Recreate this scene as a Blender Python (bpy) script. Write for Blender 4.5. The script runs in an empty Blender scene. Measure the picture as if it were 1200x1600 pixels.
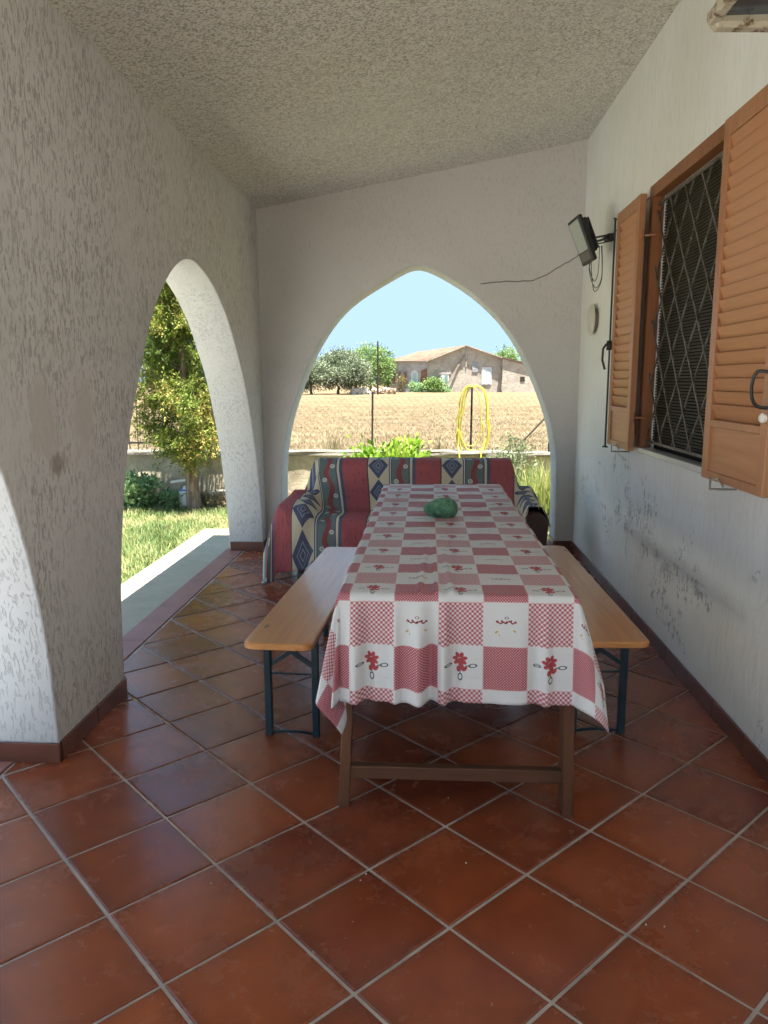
import bpy, bmesh, math, random
import numpy as np
from mathutils import Vector, Matrix, noise
R = math.radians
random.seed(7); rng = np.random.default_rng(7)
S = bpy.context.scene; COL = S.collection

# ------------------------------------------------------------ camera, world, sun, exposure
cam = bpy.data.objects.new('camera', bpy.data.cameras.new('camera')); COL.objects.link(cam)
r_, u_, f_ = Vector((0.99833686, 0.0575153, -0.00393814)), Vector((-0.00599872, 0.17157889, 0.98515212)), Vector((-0.05733702, 0.98349005, -0.17163855))
cam.matrix_world = Matrix(((r_.x, u_.x, -f_.x, 0), (r_.y, u_.y, -f_.y, 0), (r_.z, u_.z, -f_.z, 1.43856), (0, 0, 0, 1)))
cam.data.sensor_width = 36; cam.data.lens = 36 * 1181.5 / 1600
cam.data.clip_start = 0.05; cam.data.clip_end = 3000
S.camera = cam
SUN_DIR = Vector((0.14, -0.15, 1.0)).normalized()          # towards the sun
W = bpy.data.worlds.new('World'); S.world = W; W.use_nodes = True
wn = W.node_tree.nodes; wl = W.node_tree.links
sky = wn.new('ShaderNodeTexSky'); sky.sky_type = 'NISHITA'; sky.sun_disc = False
sky.sun_elevation = math.asin(SUN_DIR.z); sky.sun_rotation = math.atan2(SUN_DIR.x, SUN_DIR.y)
sky.air_density = 1.0; sky.dust_density = 1.0; sky.ozone_density = 8.0
bg = wn['Background']; bg.inputs[1].default_value = 0.068
cap = wn.new('ShaderNodeVectorMath'); cap.operation = 'MINIMUM'; cap.inputs[1].default_value = (1.40, 2.05, 2.85)   # an even pale-blue summer sky, no white-hot horizon
wl.new(sky.outputs[0], cap.inputs[0]); wl.new(cap.outputs[0], bg.inputs[0])
sl = bpy.data.lights.new('sun', 'SUN'); sl.energy = 5.0; sl.angle = R(0.5); sl.color = (1, .95, .86)
so = bpy.data.objects.new('sun', sl); COL.objects.link(so)
so.rotation_euler = (-SUN_DIR).to_track_quat('-Z', 'Y').to_euler()
S.view_settings.view_transform = 'Standard'; S.view_settings.look = 'None'
S.view_settings.gamma = 1; S.view_settings.use_curve_mapping = False
S.view_settings.exposure = 2.72
S.render.engine = 'CYCLES'
S.cycles.max_bounces = 9; S.cycles.diffuse_bounces = 6; S.cycles.glossy_bounces = 4
S.cycles.transparent_max_bounces = 12; S.cycles.use_denoising = True
S.cycles.sample_clamp_indirect = 6; S.cycles.use_adaptive_sampling = True; S.cycles.adaptive_threshold = 0.025

# ------------------------------------------------------------ node helper: arithmetic on sockets
class V:
    def __init__(s, nt, k): s.nt, s.k = nt, k
    def _m(s, op, *a):
        n = s.nt.nodes.new('ShaderNodeMath'); n.operation = op
        for i, x in enumerate((s,) + a):
            if isinstance(x, V): s.nt.links.new(x.k, n.inputs[i])
            else: n.inputs[i].default_value = float(x)
        return V(s.nt, n.outputs[0])
    def __add__(s, o): return s._m('ADD', o)
    __radd__ = __add__
    def __sub__(s, o): return s._m('SUBTRACT', o)
    def __mul__(s, o): return s._m('MULTIPLY', o)
    __rmul__ = __mul__
    def __truediv__(s, o): return s._m('DIVIDE', o)
    def gt(s, o): return s._m('GREATER_THAN', o)
    def lt(s, o): return s._m('LESS_THAN', o)
    def abs(s): return s._m('ABSOLUTE')
    def fract(s): return s._m('FRACT')
    def floor(s): return s._m('FLOOR')
    def sin(s): return s._m('SINE')
    def sqrt(s): return s._m('SQRT')
    def pow(s, o): return s._m('POWER', o)
    def min(s, o): return s._m('MINIMUM', o)
    def max(s, o): return s._m('MAXIMUM', o)
    def inv(s): return (s * -1.0) + 1.0
    def band(s, a, b): return s.gt(a) * s.lt(b)
    def ramp(s, a, b, lo=0.0, hi=1.0):
        n = s.nt.nodes.new('ShaderNodeMapRange'); n.clamp = True
        s.nt.links.new(s.k, n.inputs[0])
        for i, x in enumerate((a, b, lo, hi)): n.inputs[i + 1].default_value = x
        return V(s.nt, n.outputs[0])
class Mat:
    def __init__(s, name, color=(.5, .5, .5), rough=.6, spec=.5, metal=0.0):
        s.m = bpy.data.materials.new(name); s.m.use_nodes = True; s.nt = s.m.node_tree
        s.b = s.nt.nodes['Principled BSDF']; s.bump_h = None
        s.b.inputs['Base Color'].default_value = (*color, 1); s.b.inputs['Roughness'].default_value = rough
        s.b.inputs['Specular IOR Level'].default_value = spec; s.b.inputs['Metallic'].default_value = metal
        s.tc = s.nt.nodes.new('ShaderNodeTexCoord')
    def v(s, k): return V(s.nt, k)
    def xyz(s, which='Object'):
        n = s.nt.nodes.new('ShaderNodeSeparateXYZ'); s.nt.links.new(s.tc.outputs[which], n.inputs[0])
        return [V(s.nt, o) for o in n.outputs]
    def vec(s, x, y, z=0.0):
        n = s.nt.nodes.new('ShaderNodeCombineXYZ')
        for i, a in enumerate((x, y, z)):
            if isinstance(a, V): s.nt.links.new(a.k, n.inputs[i])
            else: n.inputs[i].default_value = a
        return n.outputs[0]
    def scaled(s, sc, which='Object', rot=(0, 0, 0), off=(0, 0, 0)):
        n = s.nt.nodes.new('ShaderNodeMapping'); n.inputs['Scale'].default_value = sc
        n.inputs['Rotation'].default_value = rot; n.inputs['Location'].default_value = off
        k = which if not isinstance(which, str) else s.tc.outputs[which]
        s.nt.links.new(k, n.inputs[0]); return n.outputs[0]
    def noise(s, vec, scale=1.0, detail=3.0, rough=.55, dist=0.0):
        n = s.nt.nodes.new('ShaderNodeTexNoise'); n.inputs['Scale'].default_value = scale
        n.inputs['Detail'].default_value = detail; n.inputs['Roughness'].default_value = rough
        n.inputs['Distortion'].default_value = dist
        s.nt.links.new(vec, n.inputs['Vector']); return V(s.nt, n.outputs[0])
    def voro(s, vec, scale=1.0, feat='F1', out=0):
        n = s.nt.nodes.new('ShaderNodeTexVoronoi'); n.inputs['Scale'].default_value = scale; n.feature = feat
        s.nt.links.new(vec, n.inputs['Vector']); return V(s.nt, n.outputs[out])
    def attr(s, name):
        n = s.nt.nodes.new('ShaderNodeAttribute'); n.attribute_name = name; return V(s.nt, n.outputs['Fac'])
    def rnd(s):
        n = s.nt.nodes.new('ShaderNodeObjectInfo'); return V(s.nt, n.outputs['Random'])
    def mix(s, f, a, b):
        n = s.nt.nodes.new('ShaderNodeMix'); n.data_type = 'RGBA'
        if isinstance(f, V): s.nt.links.new(f.k, n.inputs[0])
        else: n.inputs[0].default_value = f
        for i, c in ((6, a), (7, b)):
            if isinstance(c, tuple): n.inputs[i].default_value = (*c, 1)
            else: s.nt.links.new(c, n.inputs[i])
        return n.outputs[2]
    def color(s, k):
        s.nt.links.new(k, s.b.inputs['Base Color']); return s
    def rough(s, k): s.nt.links.new(k.k, s.b.inputs['Roughness']); return s
    def bump(s, h, dist=.01, strength=1.0):
        n = s.nt.nodes.new('ShaderNodeBump'); n.inputs['Distance'].default_value = dist; n.inputs['Strength'].default_value = strength
        s.nt.links.new(h.k, n.inputs['Height'])
        if s.bump_h: s.nt.links.new(s.bump_h, n.inputs['Normal'])
        s.bump_h = n.outputs[0]; s.nt.links.new(n.outputs[0], s.b.inputs['Normal']); return s
    def leaf(s, amt=.35):
        s.b.inputs['Subsurface Weight'].default_value = 0
        t = s.nt.nodes.new('ShaderNodeBsdfTranslucent'); mx = s.nt.nodes.new('ShaderNodeMixShader'); mx.inputs[0].default_value = amt
        out = s.nt.nodes['Material Output']
        lk = s.b.inputs['Base Color'].links
        if lk: s.nt.links.new(lk[0].from_socket, t.inputs[0])
        else: t.inputs[0].default_value = s.b.inputs['Base Color'].default_value
        s.nt.links.new(s.b.outputs[0], mx.inputs[1]); s.nt.links.new(t.outputs[0], mx.inputs[2]); s.nt.links.new(mx.outputs[0], out.inputs[0])
        return s

# ------------------------------------------------------------ materials
def stucco(name, col, dirt_shade, gs, depth, pit=.55, vertical=True, grime=True, dk=.55, patchlo=.35, st=.26, repairs=()):
    m = Mat(name, col, .85, .25)
    x, y, z = m.xyz()
    base = m.scaled((gs, gs, gs * st) if vertical else (gs * .6, gs, gs))
    n1 = m.noise(base, 1.0, 2.0, .55, .5)
    brk = m.noise(m.scaled((gs * .22, gs * .22, gs * .16)), 1.0, 2, .6).ramp(.40, .60, 0, .065)
    groove = (n1 + brk).ramp(pit, pit + .045)                  # short dragged grooves in smoother plateaus
    patch = m.noise(m.scaled((1.9, 1.9, 1.6)), 1.0, 3, .6).ramp(.34, .56, patchlo, 1.0)
    g = groove * patch
    rep = None
    for (py, pz, ry, rz) in repairs:
        d = (((y - py) / ry) * ((y - py) / ry) + ((z - pz) / rz) * ((z - pz) / rz)).sqrt() + (m.noise(m.scaled((14, 14, 10)), 1, 4, .65) - .5) * 2.4
        k = d.ramp(.7, 1.25, 1, 0); rep = k if rep is None else rep.max(k)
    if rep is not None: g = g * (rep * -.75 + 1.0)
    fine = m.noise(m.scaled((140, 140, 140 if not vertical else 60)), 1.0, 2)
    m.bump(fine, .0012, .7)
    m.bump(g.inv(), depth, 1.0)
    c = m.mix(g * dk, col, dirt_shade)  # groove dirt; on the ceiling the colour also stands in for pit shade
    if grime:
        big = m.noise(m.scaled((.9, .9, 1.4)), 1.0, 4, .6).ramp(.42, .72, 0, .28)
        c = m.mix(big, c, tuple(a * .72 for a in col))
    if rep is not None:
        c = m.mix(rep * .38, c, (.52, .46, .40))
        d = (((y - 2.79) / .07) * ((y - 2.79) / .07) + ((z - 1.13) / .05) * ((z - 1.13) / .05)).sqrt() + (m.noise(m.scaled((40, 40, 14)), 1, 4, .7) - .5) * 2.2
        c = m.mix(d.ramp(.5, 1.1, .6, 0), c, (.22, .17, .12))
    foot = (z + (m.noise(m.scaled((5, 5, 3)), 1, 4, .7) - .5) * .25).ramp(.08, .38, 1, 0)
    if vertical: c = m.mix(foot * .28, c, (.36, .32, .28))
    m.color(c); return m
m_wall_left = stucco('rough_plaster', (.68, .67, .65), (.20, .185, .165), 105, .0028, .585, dk=.48, repairs=((2.71, 1.28, .10, .15), (3.04, 1.32, .08, .14),))
m_wall_reveal = stucco('reveal_plaster', (.62, .635, .655), (.34, .34, .35), 95, .0024, .60, True, False, .4)
m_wall_back = stucco('smooth_plaster', (.60, .585, .57), (.40, .38, .35), 95, .0010, .62, dk=.25)
m_ceiling = stucco('ceiling_plaster', (.80, .785, .745), (.20, .175, .14), 125, .0028, .555, False, True, .62, .8)
# right wall: smooth paint, random greenish-cream blotches, chips and blisters in a damp band
m = Mat('damp_painted_plaster', (.7, .7, .66), .8, .3); x, y, z = m.xyz()
streak = m.noise(m.scaled((40, 40, 9)), 1.0, 3, .6); m.bump(streak, .004, .8)
m.bump(m.noise(m.scaled((110, 110, 60)), 1.0, 2), .0014, .8)
lowband = (z + (y - 4.0) * -.11).band(.18, .86)
big = m.noise(m.scaled((1.1, 1.1, .9)), 1.0, 3).ramp(.4, .66, 0, 1)
c = m.mix(big * .5, (.83, .85, .86), (.74, .745, .69)); c = m.mix(streak.ramp(.50, .62) * .13, c, (.50, .50, .46))
chipn = m.noise(m.scaled((34, 34, 24)), 1.0, 4, .7, .6)
zone = m.noise(m.scaled((2.6, 2.6, 2.6), off=(0, 3.1, 0)), 1.0, 2).ramp(.53, .60)
chip = chipn.ramp(.56, .60) * zone * lowband
c = m.mix(chip * .75, c, (.33, .335, .345)); m.bump(chip.inv(), .004, .8)
for (py, pz, ry, rz) in ((5.09, .875, .05, .05), (4.92, .60, .09, .09), (4.66, .63, .05, .04), (4.72, .52, .07, .06), (4.30, .48, .10, .05), (4.08, .50, .05, .05), (3.90, .47, .09, .05), (3.42, .47, .08, .05), (3.30, .45, .05, .04)):
    d = ((((y - py) / ry).pow(2.0) if False else ((y - py) / ry) * ((y - py) / ry)) + ((z - pz) / rz) * ((z - pz) / rz)).sqrt()
    k = (d * .9 + (chipn - .5) * 7.5).ramp(.10, .38, 1, 0) * d.lt(1.9); c = m.mix(k * .6, c, (.28, .285, .29)); m.bump(k.inv(), .005, .8)
base_d = (z + (big - .5) * .10).ramp(.07, .26, 1, 0); c = m.mix(base_d * .22, c, (.42, .38, .33))
m.color(c); m_wall_right = m
# terracotta tiles
m = Mat('terracotta_tile', (.2, .05, .02), .3, .5); rn = m.rnd()
n1 = m.noise(m.scaled((3.2, 3.2, 3.2)), 1.0, 4, .6); n2 = m.noise(m.scaled((60, 60, 60)), 1.0, 2)
wx = m.nt.nodes.new('ShaderNodeNewGeometry'); n3 = m.noise(m.scaled((2.1, 2.1, 2.1), wx.outputs['Position']), 1.0, 4, .6)
x, y, z = m.xyz(); e = ((x + y) * .7071).abs().max(((x - y) * .7071).abs()) / .165          # kiln-darkened rim of each tile
n5 = m.noise(m.scaled((9, 9, 9), wx.outputs['Position']), 1.0, 5, .65, .6)
rim = (e + (n5 - .5) * .6).ramp(.66, 1.08)
f = (n3 * .75 + n5 * .22 + rn * .26).ramp(.42, .88)
c = m.mix(f, (.165, .034, .015), (.36, .088, .028)); c = m.mix(rim * .5, c, (.10, .026, .013))
fleck = m.noise(m.scaled((55, 55, 55), wx.outputs['Position']), 1.0, 3, .5).gt(.735); c = m.mix(fleck * .5, c, (.5, .38, .3))
dust = m.noise(m.scaled((2.6, 2.6, 2.6), wx.outputs['Position'], off=(4, 2, 0)), 1.0, 6, .75).ramp(.52, .72); c = m.mix(dust * .05, c, (.42, .30, .24))
m.color(c); m.rough((n5 * .5 + dust * .35).ramp(.15, .6, .19, .42)); m.bump(n5, .002, .35); m.bump(n2, .0004, .4)
m_tile = m
m = Mat('grout', (.3, .27, .24), .9, .2); n1 = m.noise(m.scaled((9, 9, 9)), 1, 4).ramp(.3, .7)
m.color(m.mix(n1, (.34, .28, .245), (.50, .43, .38))); m.bump(m.noise(m.scaled((200, 200, 200))), .001); m_grout = m
m = Mat('skirting_glaze', (.13, .045, .028), .32, .5); n1 = m.noise(m.scaled((6, 6, 6)), 1, 3).ramp(.3, .7)
m.color(m.mix(n1, (.105, .035, .022), (.175, .062, .036))); m_skirt = m
m = Mat('pink_border', (.33, .14, .11), .5, .4); n1 = m.noise(m.scaled((5, 5, 5)), 1, 4).ramp(.3, .7)
m.color(m.mix(n1, (.27, .11, .09), (.36, .165, .135))); m_border = m
m = Mat('concrete', (.38, .37, .33), .9, .2); n1 = m.noise(m.scaled((90, 90, 90)), 1, 4, .7)
m.color(m.mix(m.noise(m.scaled((7, 7, 7)), 1, 5, .7).ramp(.3, .7), (.40, .35, .26), (.50, .45, .345))); m.bump(n1, .010, 1); m_conc = m

def wood(name, a, b, rough=.35, along='y', sc=1.0, knots=True, coat=0.0):
    m = Mat(name, a, rough, .5); s = {'x': (2.2, 38, 38), 'y': (38, 2.2, 38), 'z': (38, 38, 2.2)}[along]
    g = m.noise(m.scaled(tuple(q * sc for q in s)), 1, 4, .6, 1.2)
    c = m.mix(g.ramp(.3, .7), a, b)
    g2 = m.noise(m.scaled(tuple(q * sc * .22 for q in s)), 1, 3).ramp(.35, .65)
    c = m.mix(g2 * .35, c, tuple(q * .6 for q in a))
    if knots:
        kv = m.voro(m.scaled((9, 3.4, 9) if along == 'y' else (3, 3, 3)), 1.0); k = kv.ramp(.05, .11, 1, 0)
        c = m.mix(k * .8, c, (.07, .03, .012))
    m.color(c); m.bump(g, .0008, .5)
    if coat: m.b.inputs['Coat Weight'].default_value = coat; m.b.inputs['Coat Roughness'].default_value = .13
    return m
m_bench = wood('varnished_pine', (.62, .275, .085), (.46, .185, .05), .42, 'y', 1.0, True, .7)
m_tabwood = wood('table_wood', (.165, .066, .030), (.10, .038, .016), .5, 'z', 1.0, False)
m_stretch = wood('stretcher_wood', (.14, .058, .027), (.09, .035, .015), .5, 'x', 1.0, False)
m_shutter = wood('shutter_paint', (.50, .235, .115), (.39, .17, .078), .42, 'y', .8, False)
m_shutter_v = wood('shutter_paint_upright', (.46, .215, .105), (.36, .155, .07), .42, 'z', .8, False)
m_frame = wood('frame_wood', (.32, .125, .05), (.24, .088, .034), .45, 'z', .8, False)
m_steel = Mat('green_blue_steel', (.018, .050, .062), .38, .5)
m_steel.color(m_steel.mix(m_steel.noise(m_steel.scaled((14, 14, 14)), 1, 4).ramp(.45, .7), (.010, .030, .042), (.022, .048, .058)))
m_black = Mat('black_metal', (.012, .012, .013), .45, .5)
m_cable = Mat('grey_cable', (.17, .16, .14), .6)
m_cabblack = Mat('black_cable', (.02, .02, .02), .5)
m_chrome = Mat('zinc_metal', (.5, .48, .45), .35, .5, .9)
m_white = Mat('white_plastic', (.75, .74, .70), .5)
m_ventm = Mat('vent_plastic', (.62, .61, .55), .55)
m_lens = Mat('lamp_glass', (.42, .47, .44), .15, .6)
m_reflector = Mat('lamp_grey', (.10, .10, .10), .4)
m_dark = Mat('dark_room', (.02, .018, .015), .9, .1)
m_sill = Mat('pale_marble', (.62, .64, .66), .2, .5)
m_grille = Mat('grille_paint', (.16, .145, .12), .5); m_grille.color(m_grille.mix(m_grille.noise(m_grille.scaled((25, 25, 25)), 1, 4).ramp(.45, .6), (.125, .115, .095), (.06, .045, .03)))
m_blind = Mat('blind_slats', (.035, .03, .02), .6)
m_glassdark = Mat('smoky_blue_glass', (.035, .05, .065), .12, .6)
m = Mat('rusty_cream_paint', (.45, .40, .30), .6); n1 = m.noise(m.scaled((30, 30, 30)), 1, 5, .7)
m.color(m.mix(n1.ramp(.50, .60), (.36, .32, .24), (.09, .045, .018))); m.bump(n1, .002); m_rust = m
m = Mat('sofa_leather', (.045, .018, .014), .42, .5); m.bump(m.noise(m.scaled((90, 90, 90)), 1, 3), .001); m_sofa = m
m_sofaleg = Mat('sofa_leg_wood', (.10, .075, .055), .5)
m = Mat('green_rind', (.02, .10, .05), .6, .4); n1 = m.noise(m.scaled((40, 40, 40)), 1, 5, .65)
m.color(m.mix(n1.ramp(.35, .65), (.04, .14, .08), (.15, .33, .21))); m.bump(n1, .006, 1); m_melon = m
m = Mat('bark', (.2, .14, .1), .9, .2); n1 = m.noise(m.scaled((26, 26, 5)), 1, 5, .7, .5)
m.color(m.mix(n1.ramp(.35, .65), (.12, .075, .05), (.36, .27, .21))); m.bump(n1, .02, 1); m_bark = m
m_hose = Mat('yellow_rubber', (.50, .43, .05), .4)
m_post = Mat('rusty_post', (.022, .015, .012), .7)
m_wire = Mat('galvanised_wire', (.09, .08, .065), .7, .2)
m = Mat('old_wall_render', (.3, .28, .24), .9, .2)
n1 = m.noise(m.scaled((2.2, 2.2, 2.2)), 1, 6, .65, .3); n2 = m.noise(m.scaled((45, 45, 45)), 1, 4, .7)
n3 = m.noise(m.scaled((1.0, 1.0, 1.8), off=(3, 0, 1)), 1, 4, .6)
c = m.mix(n1.ramp(.36, .62), (.30, .25, .18), (.58, .50, .37)); c = m.mix(n3.ramp(.56, .66) * .6, c, (.36, .28, .19))
m.color(m.mix(n2.ramp(.55, .75) * .4, c, (.08, .07, .06))); m.bump(n1, .03, .8); m.bump(n2, .008, 1); m_gwall = m
m = Mat('lawn_soil', (.12, .13, .05), .95, .1)
m.color(m.mix(m.noise(m.scaled((3, 3, 3)), 1, 5, .7).ramp(.4, .6), (.085, .10, .03), (.22, .18, .09))); m.bump(m.noise(m.scaled((30, 30, 30)), 1, 4), .03); m_lawn = m
m = Mat('stubble_field', (.45, .31, .15), .95, .1); wob = 0
n1 = m.noise(m.scaled((.5, 1.1, .5), rot=(0, 0, .15)), 1, 6, .65); n2 = m.noise(m.scaled((4, 5, 5)), 1, 6, .8, .5)
n4 = m.noise(m.scaled((.055, .22, 1), rot=(0, 0, -.22)), 1, 3, .5)
c = m.mix(n1.ramp(.38, .62), (.115, .084, .048), (.188, .148, .088)); c = m.mix(n2.ramp(.50, .62) * .8, c, (.085, .055, .03))
c = m.mix(n4.ramp(.54, .66) * .45, c, (.19, .105, .062))
m.color(c); m.bump(n2, .12, 1); m.bump(n1, .3, .6); m_field = m
def farplaster(name, a, b, sc=1.0):
    m = Mat(name, a, .95, .1); b = tuple(q * .8 for q in b); n1 = m.noise(m.scaled((.7 * sc, .7 * sc, .9 * sc)), 1, 7, .8, .4); n2 = m.noise(m.scaled((5, 5, 5)), 1, 4, .7)
    c = m.mix(n1.ramp(.36, .64), a, b); m.color(m.mix(n2.ramp(.5, .7) * .4, c, tuple(q * .55 for q in a))); m.bump(n2, .04); return m
m_hgable = farplaster('farmhouse_plaster', (.46, .42, .37), (.35, .305, .26))
m_hfac = farplaster('farmhouse_front_plaster', (.50, .46, .45), (.38, .33, .315))
m_hpatch = farplaster('bare_brick_patch', (.33, .17, .12), (.25, .12, .085), 2)
m_hblue = farplaster('bluish_plinth', (.38, .40, .44), (.30, .30, .31), 2)
m = Mat('old_roof_tile', (.36, .22, .15), .9, .1); n1 = m.noise(m.scaled((1.2, 1.2, 1.2)), 1, 5, .7)
m.color(m.mix(n1.ramp(.35, .65), (.155, .108, .082), (.09, .06, .042))); m_roof = m
m_teal = Mat('faded_door_paint', (.16, .24, .22), .7); m_whitewood = Mat('white_wood', (.62, .63, .62), .7)
m_paleblue = Mat('pale_blue_shutter', (.42, .50, .56), .7); m_hdark = Mat('dark_opening', (.03, .025, .02), .9)

def leafmat(name, cols, amt=.35):
    m = Mat(name, cols[0], .55, .3); a = m.attr('tint')
    c = m.mix(a.ramp(0, .5), cols[0], cols[1])
    if len(cols) > 2: c = m.mix(a.ramp(.5, 1.0), c, cols[2])
    m.color(c); return m.leaf(amt)
m_thuja = leafmat('thuja_needles', [(.05, .09, .015), (.18, .25, .04), (.40, .33, .10)], .42)
m_bushl = leafmat('lime_leaves', [(.10, .20, .02), (.20, .34, .03), (.30, .38, .06)], .4)
m_olive = leafmat('olive_leaves', [(.07, .095, .055), (.17, .21, .13), (.27, .31, .21)], .2)
m_dkgreen = leafmat('tree_leaves', [(.07, .13, .04), (.17, .27, .085), (.28, .36, .13)], .25)
m_weed = leafmat('weed_leaves', [(.09, .20, .09), (.21, .36, .17), (.34, .42, .20)], .35)
m_greyw = leafmat('grey_green_leaves', [(.07, .10, .05), (.15, .19, .10), (.24, .25, .13)], .3)
m_reed = leafmat('reed_leaves', [(.11, .17, .035), (.24, .30, .08), (.42, .36, .16)], .35)
m_grass = leafmat('grass_blades', [(.065, .115, .03), (.155, .21, .07), (.36, .33, .17)], .3)
m_straw = leafmat('straw_blades', [(.095, .068, .036), (.168, .132, .075), (.235, .195, .12)], .15)

# ------------------------------------------------------------ object helpers
WO = {}
def wo(o): return WO.get(o, Vector((0, 0, 0)))
def thing(name, label, cat, loc=(0, 0, 0), group=None, kind=None):
    o = bpy.data.objects.new(name, None); COL.objects.link(o); o.location = loc; WO[o] = Vector(loc)
    o.empty_display_size = .05
    if label: o['label'] = label
    if cat: o['category'] = cat
    if group: o['group'] = group
    if kind: o['kind'] = kind
    return o
def tag(o, label, cat, group=None):
    o['label'] = label; o['category'] = cat
    if group: o['group'] = group
    return o
def mk(name, verts, faces, mat, parent=None, smooth=False, uvs=None, attr=None, kind=None, origin=None):
    me = bpy.data.meshes.new(name)
    base = wo(parent) if parent else Vector((0, 0, 0))
    org = Vector(origin) if origin is not None else base
    v = np.asarray(verts, float) - np.array(org)
    if isinstance(faces, np.ndarray):
        n, k = faces.shape
        me.vertices.add(len(v)); me.vertices.foreach_set('co', v.ravel())
        me.loops.add(n * k); me.loops.foreach_set('vertex_index', faces.ravel().astype(np.int32))
        me.polygons.add(n); me.polygons.foreach_set('loop_start', np.arange(0, n * k, k, dtype=np.int32))
        me.polygons.foreach_set('loop_total', np.full(n, k, dtype=np.int32)); me.update(calc_edges=True)
    else:
        me.from_pydata([tuple(a) for a in v], [], faces); me.update()
    if attr is not None:
        a = me.attributes.new('tint', 'FLOAT', 'FACE'); a.data.foreach_set('value', np.asarray(attr, float))
    if uvs is not None:
        ul = me.uv_layers.new(name='UVMap'); li = np.zeros(len(me.loops), dtype=np.int32); me.loops.foreach_get('vertex_index', li)
        ul.data.foreach_set('uv', np.asarray(uvs, float)[li].ravel())
    if smooth: me.polygons.foreach_set('use_smooth', [True] * len(me.polygons))
    mats = mat if isinstance(mat, (list, tuple)) else [mat]
    for q in mats: me.materials.append(q.m)
    o = bpy.data.objects.new(name, me); COL.objects.link(o)
    if parent: o.parent = parent
    o.location = org - base; WO[o] = Vector(org)
    if kind: o['kind'] = kind
    return o
class B:
    """collects shapes, builds one mesh"""
    def __init__(s): s.v, s.f = [], []
    def add(s, v, f):
        n = len(s.v); s.v += [tuple(a) for a in v]; s.f += [tuple(i + n for i in q) for q in f]; return s
    def box(s, x0, x1, y0, y1, z0, z1, c=0.0, M=None):
        if c <= 0:
            v = [(x, y, z) for z in (z0, z1) for y in (y0, y1) for x in (x0, x1)]
            f = [(0, 2, 3, 1), (4, 5, 7, 6), (0, 1, 5, 4), (2, 6, 7, 3), (0, 4, 6, 2), (1, 3, 7, 5)]
        else:
            bm = bmesh.new(); bmesh.ops.create_cube(bm, size=1)
            for q in bm.verts: q.co = Vector((x0 + (q.co.x + .5) * (x1 - x0), y0 + (q.co.y + .5) * (y1 - y0), z0 + (q.co.z + .5) * (z1 - z0)))
            bmesh.ops.bevel(bm, geom=bm.edges[:], offset=c, segments=1, affect='EDGES')
            bm.verts.index_update(); v = [tuple(q.co) for q in bm.verts]; f = [tuple(q.index for q in p.verts) for p in bm.faces]; bm.free()
        if M is not None: v = [tuple(M @ Vector(a)) for a in v]
        return s.add(v, f)
    def bar(s, a, b, w, h=None, up=(0, 0, 1), c=0.0):
        a, b = Vector(a), Vector(b); d = (b - a); L = d.length; d.normalize(); h = h or w
        u = Vector(up); sx = d.cross(u)
        if sx.length < 1e-3: sx = d.cross(Vector((0, 1, 0)))
        sx.normalize(); u = sx.cross(d)
        M = Matrix(((sx.x, d.x, u.x, a.x), (sx.y, d.y, u.y, a.y), (sx.z, d.z, u.z, a.z), (0, 0, 0, 1)))
        return s.box(-w / 2, w / 2, 0, L, -h / 2, h / 2, c, M)
    def tube(s, pts, r, n=8, cap=True):
        pts = [Vector(p) for p in pts]; rs = r if isinstance(r, (list, tuple)) else [r] * len(pts)
        v, f = [], []; pu = None
        for i, p in enumerate(pts):
            t = (pts[min(i + 1, len(pts) - 1)] - pts[max(i - 1, 0)]).normalized()
            if pu is None: pu = t.orthogonal().normalized()
            pu = (pu - t * pu.dot(t)); pu = pu.normalized() if pu.length > 1e-6 else t.orthogonal().normalized()
            w = t.cross(pu)
            for k in range(n):
                a = 2 * math.pi * k / n; v.append(tuple(p + (pu * math.cos(a) + w * math.sin(a)) * rs[i]))
        for i in range(len(pts) - 1):
            for k in range(n): f.append((i * n + k, i * n + (k + 1) % n, (i + 1) * n + (k + 1) % n, (i + 1) * n + k))
        if cap: f.append(tuple(range(n))[::-1]); f.append(tuple((len(pts) - 1) * n + k for k in range(n)))
        return s.add(v, f)
    def lathe(s, prof, c=(0, 0, 0), n=16, axis='z'):
        v, f = [], []
        for (r, z) in prof:
            for k in range(n):
                a = 2 * math.pi * k / n; q = (r * math.cos(a), r * math.sin(a), z)
                if axis == 'x': q = (z, q[0], q[1])
                v.append((c[0] + q[0], c[1] + q[1], c[2] + q[2]))
        m = len(prof)
        for i in range(m - 1):
            for k in range(n): f.append((i * n + k, i * n + (k + 1) % n, (i + 1) * n + (k + 1) % n, (i + 1) * n + k))
        f.append(tuple(range(n))[::-1]); f.append(tuple((m - 1) * n + k for k in range(n)))
        return s.add(v, f)
    def build(s, name, mat, parent=None, **k): return mk(name, s.v, s.f, mat, parent, **k)
def smooth_curve(P, n):
    """Catmull-Rom through P, n samples per span"""
    P = [np.array(p, float) for p in P]; out = []
    for i in range(len(P) - 1):
        a, b, c, d = P[max(i - 1, 0)], P[i], P[i + 1], P[min(i + 2, len(P) - 1)]
        for k in range(n):
            t = k / n; out.append(.5 * ((2 * b) + (c - a) * t + (2 * a - 5 * b + 4 * c - d) * t * t + (3 * b - a - 3 * c + d) * t ** 3))
    out.append(P[-1]); return out

# ============================================================ SETTING
XL, XLo, XR, YB, YBo, YN = -1.405, -1.70, 1.24, 6.42, 6.72, -1.3     # inner left, outer left, right wall, back wall, near end
TOP = 3.6
def ceil_z(x): return 2.815 + (x - XL) * (3.29 - 2.815) / (XR - XL)
GZ = -.17     # lawn level

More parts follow.
